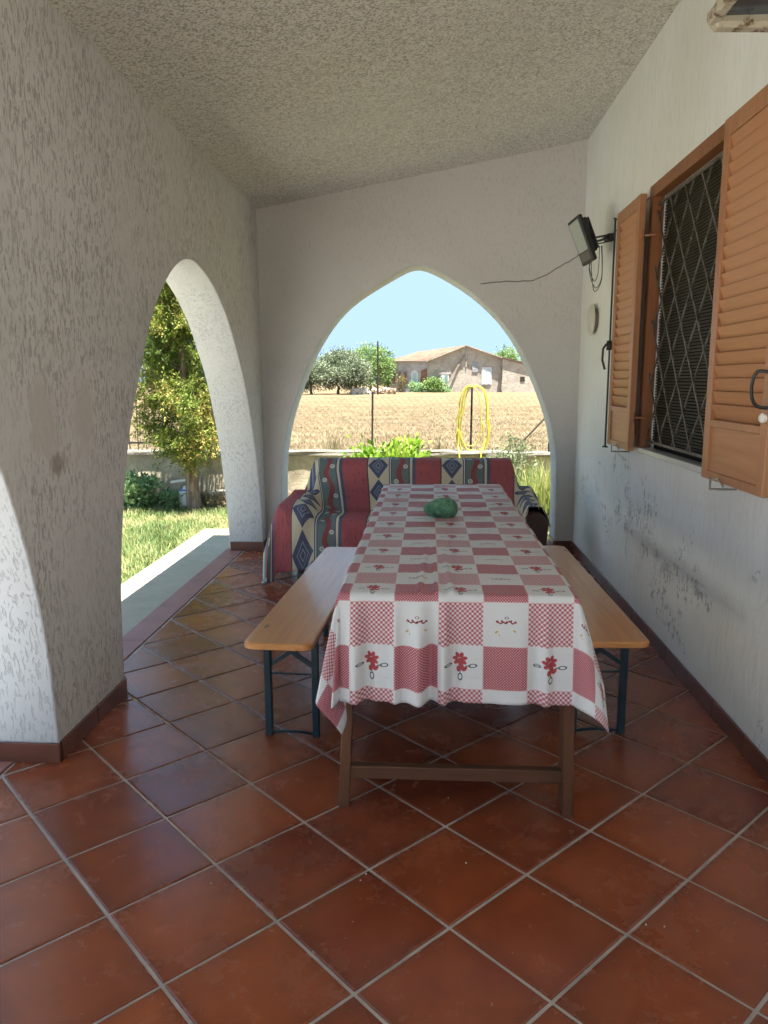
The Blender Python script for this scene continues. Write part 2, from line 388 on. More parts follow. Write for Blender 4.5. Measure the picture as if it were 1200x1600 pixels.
# floor slab (grout bed), tiles laid at 45 degrees, each one a part
fl = B(); fl.box(-1.58, 1.3, YN, 6.72, -.16, -.0045)
floor = fl.build('floor', m_grout); floor['kind'] = 'structure'
T = .33; ep = Vector((.70711, .70711)); eq = Vector((-.70711, .70711)); OX, OY = 1.00814, 4.72795
def clip(poly, x0, x1, y0, y1):
    for ax, lim, sg in ((0, x0, 1), (0, x1, -1), (1, y0, 1), (1, y1, -1)):
        out = []
        for i in range(len(poly)):
            a, b = poly[i], poly[(i + 1) % len(poly)]; da, db = (a[ax] - lim) * sg, (b[ax] - lim) * sg
            if da >= 0: out.append(a)
            if (da >= 0) != (db >= 0):
                t = da / (da - db); out.append((a[0] + (b[0] - a[0]) * t, a[1] + (b[1] - a[1]) * t))
        poly = out
        if len(poly) < 3: return []
    return poly
def tile_geo(poly, c):
    n = len(poly); P = [Vector(p) for p in poly]; cen = sum(P, Vector((0, 0))) / n
    def inset(d):
        o = []
        for i in range(n):
            a, b, e = P[i - 1], P[i], P[(i + 1) % n]; u = (b - a).normalized(); w = (e - b).normalized()
            nu, nw = Vector((-u.y, u.x)), Vector((-w.y, w.x)); k = nu + nw; den = 1 + nu.dot(nw)
            o.append(b + k * (d / max(den, .35)))
        return o
    r0, r1, r2 = inset(.0047), inset(.0054), inset(.0095)
    v = [(p.x - c[0], p.y - c[1], -.010) for p in r0] + [(p.x - c[0], p.y - c[1], -.0022) for p in r1] + [(p.x - c[0], p.y - c[1], 0) for p in r2]
    f = [(i, (i + 1) % n, n + (i + 1) % n, n + i) for i in range(n)] + [(n + i, n + (i + 1) % n, 2 * n + (i + 1) % n, 2 * n + i) for i in range(n)] + [tuple(range(2 * n, 3 * n))]
    return v, f
full = None; ntile = 0
for p in range(-30, 30):
    for q in range(-30, 30):
        w = lambda a, b: tuple(T * ((OX + a) * ep + (OY + b) * eq))
        poly = [w(p, q), w(p + 1, q), w(p + 1, q + 1), w(p, q + 1)]; cen = w(p + .5, q + .5)
        cl = clip(poly, -1.575, 1.255, -.9, 6.60)
        if not cl: continue
        ar = .5 * abs(sum(cl[i][0] * cl[(i + 1) % len(cl)][1] - cl[(i + 1) % len(cl)][0] * cl[i][1] for i in range(len(cl))))
        if ar < .006: continue
        if ar > .99 * T * T:
            if full is None:
                v, f = tile_geo(poly, cen); full = bpy.data.meshes.new('tile'); full.from_pydata(v, [], f); full.materials.append(m_tile.m)
            me = full
        else:
            # drop near-duplicate corners
            cc = [a for i, a in enumerate(cl) if math.dist(a, cl[i - 1]) > .012]
            if len(cc) < 3: continue
            v, f = tile_geo(cc, cen); me = bpy.data.meshes.new('tile'); me.from_pydata(v, [], f); me.materials.append(m_tile.m)
        o = bpy.data.objects.new('tile', me); COL.objects.link(o); o.parent = floor
        o.location = (cen[0], cen[1], random.uniform(-.0004, .0006)); o.rotation_euler = (R(random.gauss(0, .10)), R(random.gauss(0, .10)), 0); ntile += 1
print('tiles', ntile)
b = B()
y = YN
while y < 6.7:
    y2 = min(y + .66, 6.72); b.box(-1.735, -1.583, y + .002, y2 - .002, -.03, .003, .002); y = y2
o = b.build('border_strip', m_border, floor); 
b = B(); b.box(-1.55, 1.2, 6.603, 6.74, -.03, .003, .002); b.build('border_strip', m_border, floor)
# concrete step outside the left arches and behind the back arch
b = B(); b.box(-2.32, -1.737, -1.3, 7.6, -.24, -.075, .012); b.box(-1.735, 1.6, 6.745, 7.25, -.24, -.08, .01)
o = b.build('path', m_conc); o['kind'] = 'structure'

def arch_wall(name, curve, lo, hi, t0, t1, axis, top_fn, mat, base=-.16, extra=None):
    """curve: list of (s,z) from low-left to low-right; wall spans s in [lo,hi], thickness coordinates t0 (inner) to t1 (outer)"""
    V_, F_, MI = [], [], []
    def P(s, t, z): return (s, t, z) if axis == 'x' else (t, s, z)
    def quad(a, b, c, d, mi=0):
        n = len(V_); V_.extend([a, b, c, d]); F_.append((n, n + 1, n + 2, n + 3)); MI.append(mi)
    C = [np.array(c, float) for c in curve]; n = len(C)
    N = []
    for i in range(n):
        d = C[min(i + 1, n - 1)] - C[max(i - 1, 0)]; d /= np.linalg.norm(d); N.append(np.array([-d[1], d[0]]))   # outward from the opening
    N[0] = np.array([-1., 0]); N[-1] = np.array([1., 0])
    k = .007
    Fc = [C[i] + N[i] * k for i in range(n)]
    for t in (t0, t1):
        quad(P(lo, t, base), P(Fc[0][0], t, base), P(Fc[0][0], t, top_fn(Fc[0][0])), P(lo, t, top_fn(lo)))
        quad(P(Fc[-1][0], t, base), P(hi, t, base), P(hi, t, top_fn(hi)), P(Fc[-1][0], t, top_fn(Fc[-1][0])))
        for i in range(n - 1):
            a, c = Fc[i], Fc[i + 1]
            if abs(a[0] - c[0]) < 1e-6: continue
            quad(P(a[0], t, a[1]), P(c[0], t, c[1]), P(c[0], t, top_fn(c[0])), P(a[0], t, top_fn(a[0])))
    quad(P(lo, t0, base), P(lo, t1, base), P(lo, t1, top_fn(lo)), P(lo, t0, top_fn(lo)))
    quad(P(hi, t0, base), P(hi, t1, base), P(hi, t1, top_fn(hi)), P(hi, t0, top_fn(hi)))
    sgn = 1 if t1 > t0 else -1; Th = abs(t1 - t0)
    rows = [(k, 0), (k * .3, k * .3), (0, k), (0, Th - k), (k * .3, Th - k * .3), (k, Th)]
    st = len(V_)
    for i in range(n):
        for (dn, dt) in rows:
            q = C[i] + N[i] * dn; V_.append(P(q[0], t0 + sgn * dt, q[1]))
    m_ = len(rows)
    for i in range(n - 1):
        for j in range(m_ - 1):
            F_.append((st + i * m_ + j, st + (i + 1) * m_ + j, st + (i + 1) * m_ + j + 1, st + i * m_ + j + 1)); MI.append(1)
    o = mk(name, V_, F_, [mat, m_wall_reveal]); o['kind'] = 'structure'
    o.data.polygons.foreach_set('material_index', MI); o.data.polygons.foreach_set('use_smooth', [mi == 1 for mi in MI])
    bm = bmesh.new(); bm.from_mesh(o.data); bmesh.ops.recalc_face_normals(bm, faces=bm.faces); bm.to_mesh(o.data); bm.free()
    return o
back_pts = [(-1.266, -0.16), (-1.265, 0.25), (-1.258, 0.6), (-1.238, 0.85), (-1.182, 1.11), (-1.084, 1.39), (-0.975, 1.635), (-0.868, 1.815), (-0.755, 1.96), (-0.625, 2.08), (-0.47, 2.182), (-0.3, 2.278), (-0.19, 2.334), (-0.14, 2.351), (-0.085, 2.358), (-0.03, 2.348), (0.03, 2.326), (0.156, 2.262), (0.32, 2.16), (0.465, 2.045), (0.6, 1.91), (0.72, 1.75), (0.83, 1.555), (0.935, 1.32), (1.02, 1.08), (1.068, 0.84), (1.085, 0.58), (1.088, 0.25), (1.089, -0.16)]
left_pts = [(3.272, -.16), (3.272, .15), (3.30, .50), (3.375, .84), (3.506, 1.188), (3.691, 1.487), (3.912, 1.779), (4.157, 1.984), (4.38, 2.10), (4.585, 2.145), (4.80, 2.125), (5.071, 2.04),
            (5.36, 1.88), (5.572, 1.692), (5.80, 1.44), (5.943, 1.205), (6.10, .88), (6.21, .50), (6.27, .15), (6.275, -.16)]
l2 = [(5.892 - a, z) for a, z in left_pts][::-1]
back_c = smooth_curve(back_pts, 5); left_c = smooth_curve(left_pts, 5)
near_c = smooth_curve([(2.62 - (a - 3.272), z) for a, z in left_pts][::-1], 5)
wall_back = arch_wall('wall_back', back_c, XLo, XR + .3, YB, YBo, 'x', lambda s: ceil_z(s) + .12, m_wall_back)
wall_left = arch_wall('wall_left', left_c, 2.95, YB + .001, XL, XLo, 'y', lambda s: 2.86, m_wall_left)
wl2 = arch_wall('wall_left_near', near_c, -.75, 2.95, XL, XLo, 'y', lambda s: 2.86, m_wall_left)
b = B(); b.box(XLo, XL, YN, -.752, -.16, 2.86); o = b.build('wall_left_end', m_wall_left); o['kind'] = 'structure'
# right wall with the window opening
WY0, WY1, WZ0, WZ1 = 3.27, 4.47, 1.045, 2.43
b = B(); TH = .32
for (y0, y1, z0, z1) in ((YN, WY0, -.16, 3.5), (WY1, YB, -.16, 3.5), (WY0, WY1, -.16, WZ0), (WY0, WY1, WZ1, 3.5)):
    b.box(XR, XR + TH, y0, y1, z0, z1)
wall_right = b.build('wall_right', m_wall_right); wall_right['kind'] = 'structure'
b = B(); b.box(XR + TH, 5.5, YN, YB + .3, 3.3, 3.45); b.box(5.4, 5.6, YN, YB + .3, -.2, 3.3); b.box(XR + TH, 5.4, YN, YN + .2, -.2, 3.3); b.box(XR + .3, 5.4, YB, YB + .3, -.2, 3.3)
b.box(XR + TH, 5.4, YN, YB, -.2, -.05)
o = b.build('house_block', m_wall_back); tag(o, 'plain plastered house body behind the wall with the shuttered window', 'house')
# ceiling slab, sloping, with tiles of the roof edge
cz0, cz1 = ceil_z(XLo - .02), ceil_z(XR + .02)
v = [(XLo - .02, YN, cz0), (XR + .02, YN, cz1), (XR + .02, YBo + .12, cz1), (XLo - .02, YBo + .12, cz0)]
v += [(a, bb, c + .14) for a, bb, c in v]
o = mk('ceiling', v, [(0, 1, 2, 3), (4, 7, 6, 5), (0, 4, 5, 1), (1, 5, 6, 2), (2, 6, 7, 3), (3, 7, 4, 0)], m_ceiling); o['kind'] = 'structure'
# skirting tiles
def skirt_run(parent, p0, p1, nrm, h=.078, L=.33, th=.011):
    p0, p1 = Vector(p0), Vector(p1); d = (p1 - p0); n = max(1, round(d.length / L)); u = d.normalized(); nv = Vector(nrm)
    for i in range(n):
        a = p0 + d * (i / n) + u * .0015; c = p0 + d * ((i + 1) / n) - u * .0015
        xs = sorted((a.x, c.x, a.x + nv.x * th, c.x + nv.x * th)); ys = sorted((a.y, c.y, a.y + nv.y * th, c.y + nv.y * th))
        q = B(); q.box(xs[0], xs[-1], ys[0], ys[-1], .001, h + random.uniform(-.001, .001), .0015)
        q.build('skirting_tile', m_skirt, parent, origin=((a.x + c.x) / 2, (a.y + c.y) / 2, 0))
skirt_run(wall_right, (XR, YN + .2), (XR, YB - .012), (-1, 0))
skirt_run(wall_left, (XL, 2.63), (XL, 3.265), (1, 0))
skirt_run(wl2, (XLo + .01, 2.618), (XL + .011, 2.618), (0, -1), L=.3)
skirt_run(wall_left, (XLo + .01, 3.274), (XL, 3.274), (0, 1), L=.3)
skirt_run(wall_left, (XLo + .01, 6.272), (XL + .011, 6.272), (0, -1), L=.3)
skirt_run(wall_left, (XL, 6.274), (XL, YB - .012), (1, 0))
skirt_run(wall_back, (XL, YB), (-1.267, YB), (0, -1))
skirt_run(wall_back, (1.090, YB), (XR - .012, YB), (0, -1))
skirt_run(wall_back, (1.089, YB - .011), (1.089, YBo - .01), (-1, 0))
skirt_run(wall_back, (-1.266, YB - .011), (-1.266, YBo - .01), (1, 0))

# ground, field
def ground(name, x0, x1, y0, y1, nx, ny, z, amp, sc, mat, grow=1.0):
    xs = np.linspace(x0, x1, nx); t = np.linspace(0, 1, ny) ** grow; ys = y0 + (y1 - y0) * t
    v = []; 
    for yy in ys:
        for xx in xs:
            v.append((xx, yy, z + amp * noise.noise((xx * sc, yy * sc, 0)) + amp * .5 * noise.noise((xx * sc * 3, yy * sc * 3, 5))))
    f = [(j * nx + i, j * nx + i + 1, (j + 1) * nx + i + 1, (j + 1) * nx + i) for j in range(ny - 1) for i in range(nx - 1)]
    o = mk(name, v, f, mat, smooth=True); o['kind'] = 'structure'; return o
ground('ground', -14, 12, -14, 10.25, 50, 50, GZ, .03, 1.1, m_lawn)
ground('field', -90, 90, 10.2, 240, 150, 190, -.05, .09, .55, m_field, 2.0)
v = [(-1800, -1800, -.6), (1800, -1800, -.6), (1800, 1800, -.6), (-1800, 1800, -.6)]
o = mk('far_ground', v, [(0, 1, 2, 3)], m_field); o['kind'] = 'structure'
ground('side_field_ground', -400, -88, 10.2, 600, 12, 12, -.15, .1, .5, m_field)
ground('side_field_ground', 88, 400, 10.2, 600, 12, 12, -.15, .1, .5, m_field)
ground('back_field_ground', -400, 400, 238, 900, 12, 12, -.2, .1, .5, m_field)
exec('pass')

m = Mat('bounce_concrete', (.58, .56, .52), .9, .2); n1 = m.noise(m.scaled((1.5, 1.5, 1.5)), 1, 5, .7)
m.color(m.mix(n1.ramp(.3, .7), (.44, .44, .43), (.54, .54, .53))); m.bump(m.noise(m.scaled((80, 80, 80)), 1, 3), .003)
b = B(); b.box(-9, -2.325, -13, 3.6, GZ - .1, GZ + .06, .01); b.box(-2.322, 0, -5, -1.31, GZ - .1, GZ + .055, .01)  # added pale slabs, out of view, bouncing sunlight into the porch
o = b.build('bounce_slab', m); o['kind'] = 'structure'

# ============================================================ WINDOW
win = thing('window', 'dark window with a diamond iron grille between two open orange-brown louvred shutters', 'window', (XR, (WY0 + WY1) / 2, WZ0))
b = B(); fw = .06
b.box(XR - .012, XR + .05, WY1 - .005, WY1 + fw, WZ0 - .0, WZ1 + fw, .003)
b.box(XR - .012, XR + .05, WY0 - fw, WY0 + .005, WZ0 - .0, WZ1 + fw, .003)
b.box(XR - .0135, XR + .048, WY0 - fw + .002, WY1 + fw - .002, WZ1 - .005, WZ1 + fw + .002, .003); b.build('window_frame', m_frame, win)
b = B(); b.box(XR - .02, XR + .057, WY0 + .002, WY1 - .002, WZ0 - .025, WZ0 + .004, .004); b.build('sill', m_sill, win)
b = B(); z = WZ0 + .03
while z < WZ1 - .01:
    b.box(XR + .058, XR + .064, WY0, WY1, z, z + .011, .002); z += .016
b.build('roller_blind', m_blind, win, kind='stuff')
b = B(); b.box(XR + .068, XR + .08, WY0, WY1, WZ0, WZ1); b.build('dark_room_sheet', m_dark, win)  # near-black sheet standing in for the unlit room behind the blind
gr = B(); gx = XR + .022
gr.box(gx - .006, gx + .006, WY0, WY1, WZ0 + .035, WZ0 + .05); gr.box(gx - .006, gx + .006, WY0, WY1, WZ1 - .05, WZ1 - .035)
grille = gr.build('grille', m_grille, win)
slope = 1.25
def line_clip(z_at_0, s):
    pts = []
    y0, y1, z0, z1 = WY0, WY1, WZ0 + .04, WZ1 - .04
    for y in (y0, y1):
        z = z_at_0 + s * (y - y0)
        if z0 <= z <= z1: pts.append((y, z))
    for z in (z0, z1):
        y = y0 + (z - z_at_0) / s
        if y0 < y < y1: pts.append((y, z))
    return sorted(pts)[:2] if len(pts) >= 2 else None
step = .235 * slope
for s, dx in ((slope, -.004), (-slope, .004)):
    k = -8
    while k < 14:
        off = WZ0 + .1 + k * step; k += 1
        pp = line_clip(off, s)
        if pp and math.dist(*pp) > .12:
            q = B(); (ya, za), (yb, zb) = pp
            q.bar((gx + dx, ya, za), (gx + dx, yb, zb), .012, .006, up=(1, 0, 0)); q.build('grille_bar', m_grille, grille)
def shutter(y0, y1, X, far):
    """leaf parallel to the wall, its outer face towards -x"""
    z0, z1 = 1.03, 2.44; t = .036; sw = .058
    L = 'folded back against the wall beside the near edge of the window'
    b = B(); b.box(X - t, X, y0, y0 + sw, z0, z1, .003); b.box(X - t, X, y1 - sw, y1, z0, z1, .003)
    b.box(X - t + .001, X - .001, y0 + sw, y1 - sw, z1 - .07, z1, .003)
    b.box(X - t + .001, X - .001, y0 + sw, y1 - sw, z0, z0 + .035, .003); b.box(X - t + .001, X - .001, y0 + sw, y1 - sw, z0 + .215, z0 + .245, .003)
    sh = b.build('shutter', m_shutter_v, win)
    q = B(); q.box(X - t + .010, X - .012, y0 + sw, y1 - sw, z0 + .033, z0 + .217); q.build('panel', m_shutter, sh)
    zz = z0 + .245 + .012; pitch = .0515
    proto = None
    while zz + .03 < z1 - .07:
        if proto is None:
            q = B(); M = Matrix.Translation((X - t / 2, 0, zz + .018)) @ Matrix.Rotation(R(-19), 4, 'Y')
            q.box(-.004, .004, y0 + sw - .002, y1 - sw + .002, -.034, .034, .0015, M); o = q.build('slat', m_shutter, sh, origin=(X, (y0 + y1) / 2, zz)); proto = o; pz = zz
        else:
            o = proto.copy(); COL.objects.link(o); o.parent = sh; o.location = proto.location + Vector((0, 0, zz - pz)); o.rotation_euler = (0, R(random.uniform(-1.2, 1.2)), 0)
        zz += pitch
    for hz in (1.22, 2.22):
        q = B(); hy = y1 if not far else y0
        s_ = 1 if not far else -1
        q.tube([(X - .006, hy, hz), (X + .02, hy + s_ * .012, hz), (XR + .0, hy + s_ * .03, hz)], .006, 6); q.tube([(X - .01, hy, hz - .03), (X - .01, hy, hz + .03)], .007, 6)
        q.build('hinge', m_frame, sh)
    # bottom holder hook
    hy = (y0 + y1) / 2 + (.02 if far else .12); q = B()
    q.tube([(XR, hy, z0 - .03), (X - .02, hy, z0 - .03), (X - t - .025, hy, z0 - .028), (X - t - .028, hy - .01, z0 + .012), (X - t - .012, hy - .05, z0 + .02), (X - t + .005, hy - .06, z0 - .012)], .005, 6)
    q.build('shutter_hook', m_chrome, sh)
    if far:
        q = B(); q.tube([(X - t - .01, y1 + .004, z0 - .02), (X - t - .01, y1 + .004, z1 - .03)], .006, 6)
        q.tube([(X - t - .02, y1 - .015, z1 - .03), (X - t - .0, y1 + .02, z1 - .03)], .006, 6); q.tube([(X - t - .02, y1 + .02, z0 - .02), (X - t, y1 - .01, z0 - .02)], .006, 6)
        q.box(X - t - .03, X - t, y1 - .012, y1 + .012, 1.62, 1.68, .003)
        q.tube([(X - t - .03, y1, 1.66), (X - t - .05, y1 + .005, 1.63), (X - t - .052, y1 + .005, 1.56), (X - t - .035, y1, 1.50)], .007, 6); q.build('latch_rod', m_black, sh)
    else:
        q = B(); yh = y0 + .03
        pts = smooth_curve([(X - t - .002, yh - .02, 1.46), (X - t - .035, yh, 1.462), (X - t - .045, yh + .012, 1.42), (X - t - .042, yh + .008, 1.37), (X - t - .03, yh - .01, 1.345), (X - t - .002, yh - .03, 1.34)], 4)
        q.tube(pts, .006, 6); q.build('latch_handle', m_black, sh)
        q = B(); q.lathe([(.0, 0), (.016, 0), (.018, -.012), (.010, -.02), (0, -.02)], (X - t, yh - .01, 1.305), 12, 'x'); q.build('latch_knob', m_white, sh)
    return sh
s1 = shutter(WY0 - .60, WY0 - .005, 1.195, False); s1['label'] = 'near louvred shutter seen almost face on'
s2 = shutter(WY1 - .02, WY1 + .49, 1.190, True); s2['label'] = 'far louvred shutter seen edge on'

# ============================================================ WALL FITTINGS
fld = thing('floodlight', 'black LED floodlight with dangling cable on a wall bracket beside the far shutter', 'floodlight', (XR, 5.42, 2.37))
Mf = Matrix.Translation((1.04, 5.42, 2.365)) @ Matrix.Rotation(R(-22), 4, 'Y') @ Matrix.Rotation(R(7), 4, 'Z')
b = B(); b.box(-.022, .008, -.115, .115, -.155, .155, .006, Mf); b.box(.006, .042, -.085, .085, -.10, .13, .006, Mf)
for k in range(7): b.box(.040, .052, -.09 + k * .03 - .004, -.09 + k * .03 + .004, -.09, .12, 0, Mf)
b.build('housing', m_black, fld)
b = B(); b.box(-.0245, -.020, -.095, .095, -.07, .135, 0, Mf); b.build('lamp_lens', m_lens, fld)
b = B(); b.box(-.0245, -.020, -.095, .095, -.135, -.078, 0, Mf); b.build('sensor_panel', m_reflector, fld)
b = B(); P0 = Mf @ Vector((.035, 0, -.02))
for sy in (-1, 1): b.bar(P0 + Vector((0, sy * .11, 0)), (1.20, 5.42 + sy * .09, 2.385), .028, .010, up=(0, 0, 1))
b.bar((1.195, 5.31, 2.385), (1.195, 5.53, 2.385), .03, .006); b.box(1.19, 1.24, 5.37, 5.47, 2.36, 2.40, .003)
b.bar((1.10, 5.40, 2.33), (1.24, 5.40, 2.36), .02, .006); b.build('bracket', m_black, fld)
b = B()
for k, (dz, dy, w) in enumerate(((.27, .0, .05), (.20, .03, .03), (.25, -.02, .045))):
    pts = smooth_curve([(1.10 + .01 * k, 5.42 + dy, 2.30), (1.10 - .01 * k, 5.40 + dy, 2.30 - dz * .5), (1.125, 5.40 + dy, 2.30 - dz), (1.125 + w, 5.42 + dy, 2.30 - dz * .7), (1.13 + w * .8, 5.43, 2.33)], 6)
    b.tube(pts, .0026, 5)
b.build('loose_cable', m_cabblack, fld)
# cable along right wall, then along the back wall
def wobble(a, b_, n, amp):
    a, b_ = Vector(a), Vector(b_); return [a.lerp(b_, i / n) + Vector((0, random.uniform(-amp, amp) * .3, random.uniform(-amp, amp))) for i in range(n + 1)]
b = B(); pts = smooth_curve([tuple(p) for p in wobble((XR - .004, 1.2, 2.575), (XR - .004, 5.40, 2.405), 14, .008)], 3)
b.tube(pts, .0035, 5)
for k in range(5):
    yy = 1.9 + k * .75; zz = 2.575 + (yy - 1.2) / 4.2 * -.17; b.box(XR - .010, XR - .0, yy - .006, yy + .006, zz - .009, zz + .009)
tag(b.build('wall_cable', m_cable), 'thin grey cable clipped to the right wall above the shutters', 'cable')
b = B(); pts = smooth_curve([(1.235, 6.414, 2.46), (1.17, 6.414, 2.40), (1.05, 6.414, 2.335), (.90, 6.414, 2.25), (.78, 6.414, 2.225), (.62, 6.414, 2.225), (.42, 6.414, 2.205)], 6)
pts = [p + np.array([0, 0, random.uniform(-.004, .004)]) for p in pts]
b.tube(pts, .0035, 5); tag(b.build('wall_cable', m_cable), 'thin grey cable sagging across the back wall beside the arch', 'cable')
# round vent cover
v_ = thing('wall_vent', 'round cream vent cover on the right wall between the far shutter and the corner', 'vent', (XR, 5.84, 1.875))
b = B(); b.lathe([(.0, .0), (.082, .0), (.082, -.028), (0, -.028)], (XR, 5.84, 1.875), 28, 'x'); b.build('vent_tube', Mat('vent_shade', (.16, .14, .11), .8), v_)  # dark tube colour stands in for the shadow crescent beside the cap
b = B(); b.lathe([(.0, -.028), (.112, -.028), (.115, -.034), (.10, -.044), (.05, -.052), (0, -.053)], (XR, 5.86, 1.875), 28, 'x'); b.build('vent_cap', m_ventm, v_)
# lantern at the upper right
lt = thing('wall_lantern', 'rusty cream metal lantern with smoky blue glass at the upper right', 'lantern', (XR, 2.0, 2.30))
b = B(); ZL = 2.275; x0, x1, y0, y1 = .665, 1.235, 2.0, 1.76
b.bar((x0, y0, ZL), (x1, y0, ZL - .018), .045, .045, c=.010); b.bar((x0 + .01, y1, ZL), (x1, y1, ZL), .03, .03, c=.006)
b.bar((x0, y0, ZL), (x0, y1, ZL), .03, .03, c=.006); b.bar((x0 + .01, y0, ZL + .01), (x0 + .14, y0 + .03, ZL + .36), .030, .022, c=.004)
b.bar((x0 + .01, y1, ZL + .01), (x0 + .14, y1 - .03, ZL + .36), .022, .022, c=.004); b.bar((x0 + .14, y0 + .03, ZL + .36), (x1, y0 + .03, ZL + .36), .03, .03, c=.004)
b.bar((x0 + .14, y1 - .03, ZL + .36), (x1, y1 - .03, ZL + .36), .03, .03, c=.004); b.box(x1 - .03, x1 + .004, y0, y1, ZL - .02, ZL + .38, .004)
b.build('lantern_frame', m_rust, lt)
mk('glass_pane', [(x0 + .02, y0 + .012, ZL + .024), (x1 - .03, y0 + .012, ZL + .01), (x1 - .03, y0 + .04, ZL + .35), (x0 + .15, y0 + .04, ZL + .35),
                  (x0 + .02, y0 + .016, ZL + .024), (x1 - .03, y0 + .016, ZL + .01), (x1 - .03, y0 + .044, ZL + .35), (x0 + .15, y0 + .044, ZL + .35)],
   [(0, 1, 2, 3), (4, 7, 6, 5), (0, 4, 5, 1), (1, 5, 6, 2), (2, 6, 7, 3), (3, 7, 4, 0)], m_glassdark, lt)
b = B(); b.box(x0 + .02, x1 - .03, y0 + .03, y1 - .01, ZL - .002, ZL + .004); b.build('bottom_pane', m_glassdark, lt)

# ============================================================ TABLE AND CLOTH
TX0, TX1, TY0, TY1, TZ = -.275, .465, 2.31, 4.86, .772
tb = thing('table', 'long wooden trestle table hidden under the red and white checked cloth', 'table', (.095, 3.58, 0))
b = B(); b.box(TX0, TX1, TY0, TY1, TZ - .03, TZ - .002, .004); b.build('tabletop', m_tabwood, tb)
for yy, nm in ((2.385, 0), (4.70, 1)):
    b = B(); b.bar((TX0 - .005, yy, 0), (TX0 + .03, yy, TZ - .032), .036, .045, up=(0, 1, 0), c=.003); b.build('leg', m_tabwood, tb)
    b = B(); b.bar((TX1 + .008, yy, 0), (TX1 - .008, yy, TZ - .032), .034, .10, up=(0, 1, 0), c=.003); b.build('leg', m_tabwood, tb)
    b = B(); b.box(TX0 + .014, TX1 - .009, yy - .018, yy + .018, .105, .150, .003); b.build('stretcher', m_stretch, tb)
# cloth
PER = .14
m = Mat('checked_tablecloth', (.7, .7, .7), .6, .45)
uvx, uvy, _ = m.xyz('UV')
cu = (uvx + .243) / PER; cv = (uvy - 2.285) / PER
iu, iv = cu.floor(), cv.floor(); fu, fv = cu.fract(), cv.fract()
pu_ = (iu * .5).fract().gt(.25); pv_ = (iv * .5).fract().gt(.25)      # odd column, odd row
odd = (pu_ - pv_).abs().gt(.5)
# even row: even col flower, odd col dense ; odd row: even col gingham, odd col script
gX = (((uvx + uvy) / .0155).fract().gt(.5)); gY = (((uvx - uvy) / .0155).fract().gt(.5))
gingh = gX + gY                                                        # 0 white,1 mid,2 red
dn_u = ((uvx + uvy) / .0088).fract() - .5; dn_v = ((uvx - uvy) / .0088).fract() - .5
dot = (dn_u * dn_u + dn_v * dn_v).lt(.055)
RED, PINK, WH = (.33, .055, .08), (.50, .25, .27), (.60, .605, .62)
ging = m.mix((gX + gY).gt(.5), WH, PINK); ging = m.mix((gX * gY).gt(.5), ging, RED)
dense = m.mix(dot, (.35, .07, .095), (.62, .50, .52))
def blob(cx, cy, rx, ry, ang=0.0):
    ca, sa = math.cos(ang), math.sin(ang); dx = fu - cx; dy = fv - cy
    a = (dx * ca + dy * sa) / rx; b_ = (dy * ca - dx * sa) / ry
    return a * a + b_ * b_
def shape(*bl):
    r = bl[0]
    for q in bl[1:]: r = r.min(q)
    return r
red_f = shape(*[blob(.49 + .105 * math.cos(a), .66 + .105 * math.sin(a), .068, .044, a) for a in [k * 2 * math.pi / 7 + .3 for k in range(7)]], blob(.53, .50, .05, .10, .2), blob(.60, .45, .07, .04, .9), blob(.46, .43, .04, .07), blob(.50, .64, .05, .05)).lt(1.0)
def ringleaf(*a): q = blob(*a); return q.band(.45, 1.1)
leafs = ringleaf(.22, .56, .085, .038, -.1).max(ringleaf(.78, .53, .095, .045, .15)).max(ringleaf(.50, .26, .05, .085, 0)).max(blob(.22, .56, .06, .008).lt(1)).max(blob(.66, .52, .07, .012, .3).lt(1)).max(blob(.5, .38, .01, .06).lt(1))
flower = m.mix(leafs, WH, (.035, .06, .055)); flower = m.mix(red_f, flower, (.36, .045, .055))
wv = ((fu * 46.0).sin() * .018 + (fu * 23.0 + 1.0).sin() * .012)
scr = ((fv - .55 - wv).abs().lt(.018) * fu.band(.28, .74)).max(shape(*[blob(.32 + .1 * k, .56 + .02 * (k % 2), .022, .030, k) for k in range(5)]).lt(1)).max(ringleaf(.52, .655, .045, .03))
yel = shape(blob(.30, .33, .045, .025, .6), blob(.70, .36, .04, .022, -.5), blob(.36, .27, .012, .03)).lt(1)
script = m.mix(yel, WH, (.50, .38, .12)); script = m.mix(scr, script, (.22, .035, .04))
evenrow = m.mix(pu_, flower, dense); oddrow = m.mix(pu_, ging, script)
c = m.mix(pv_, evenrow, oddrow)
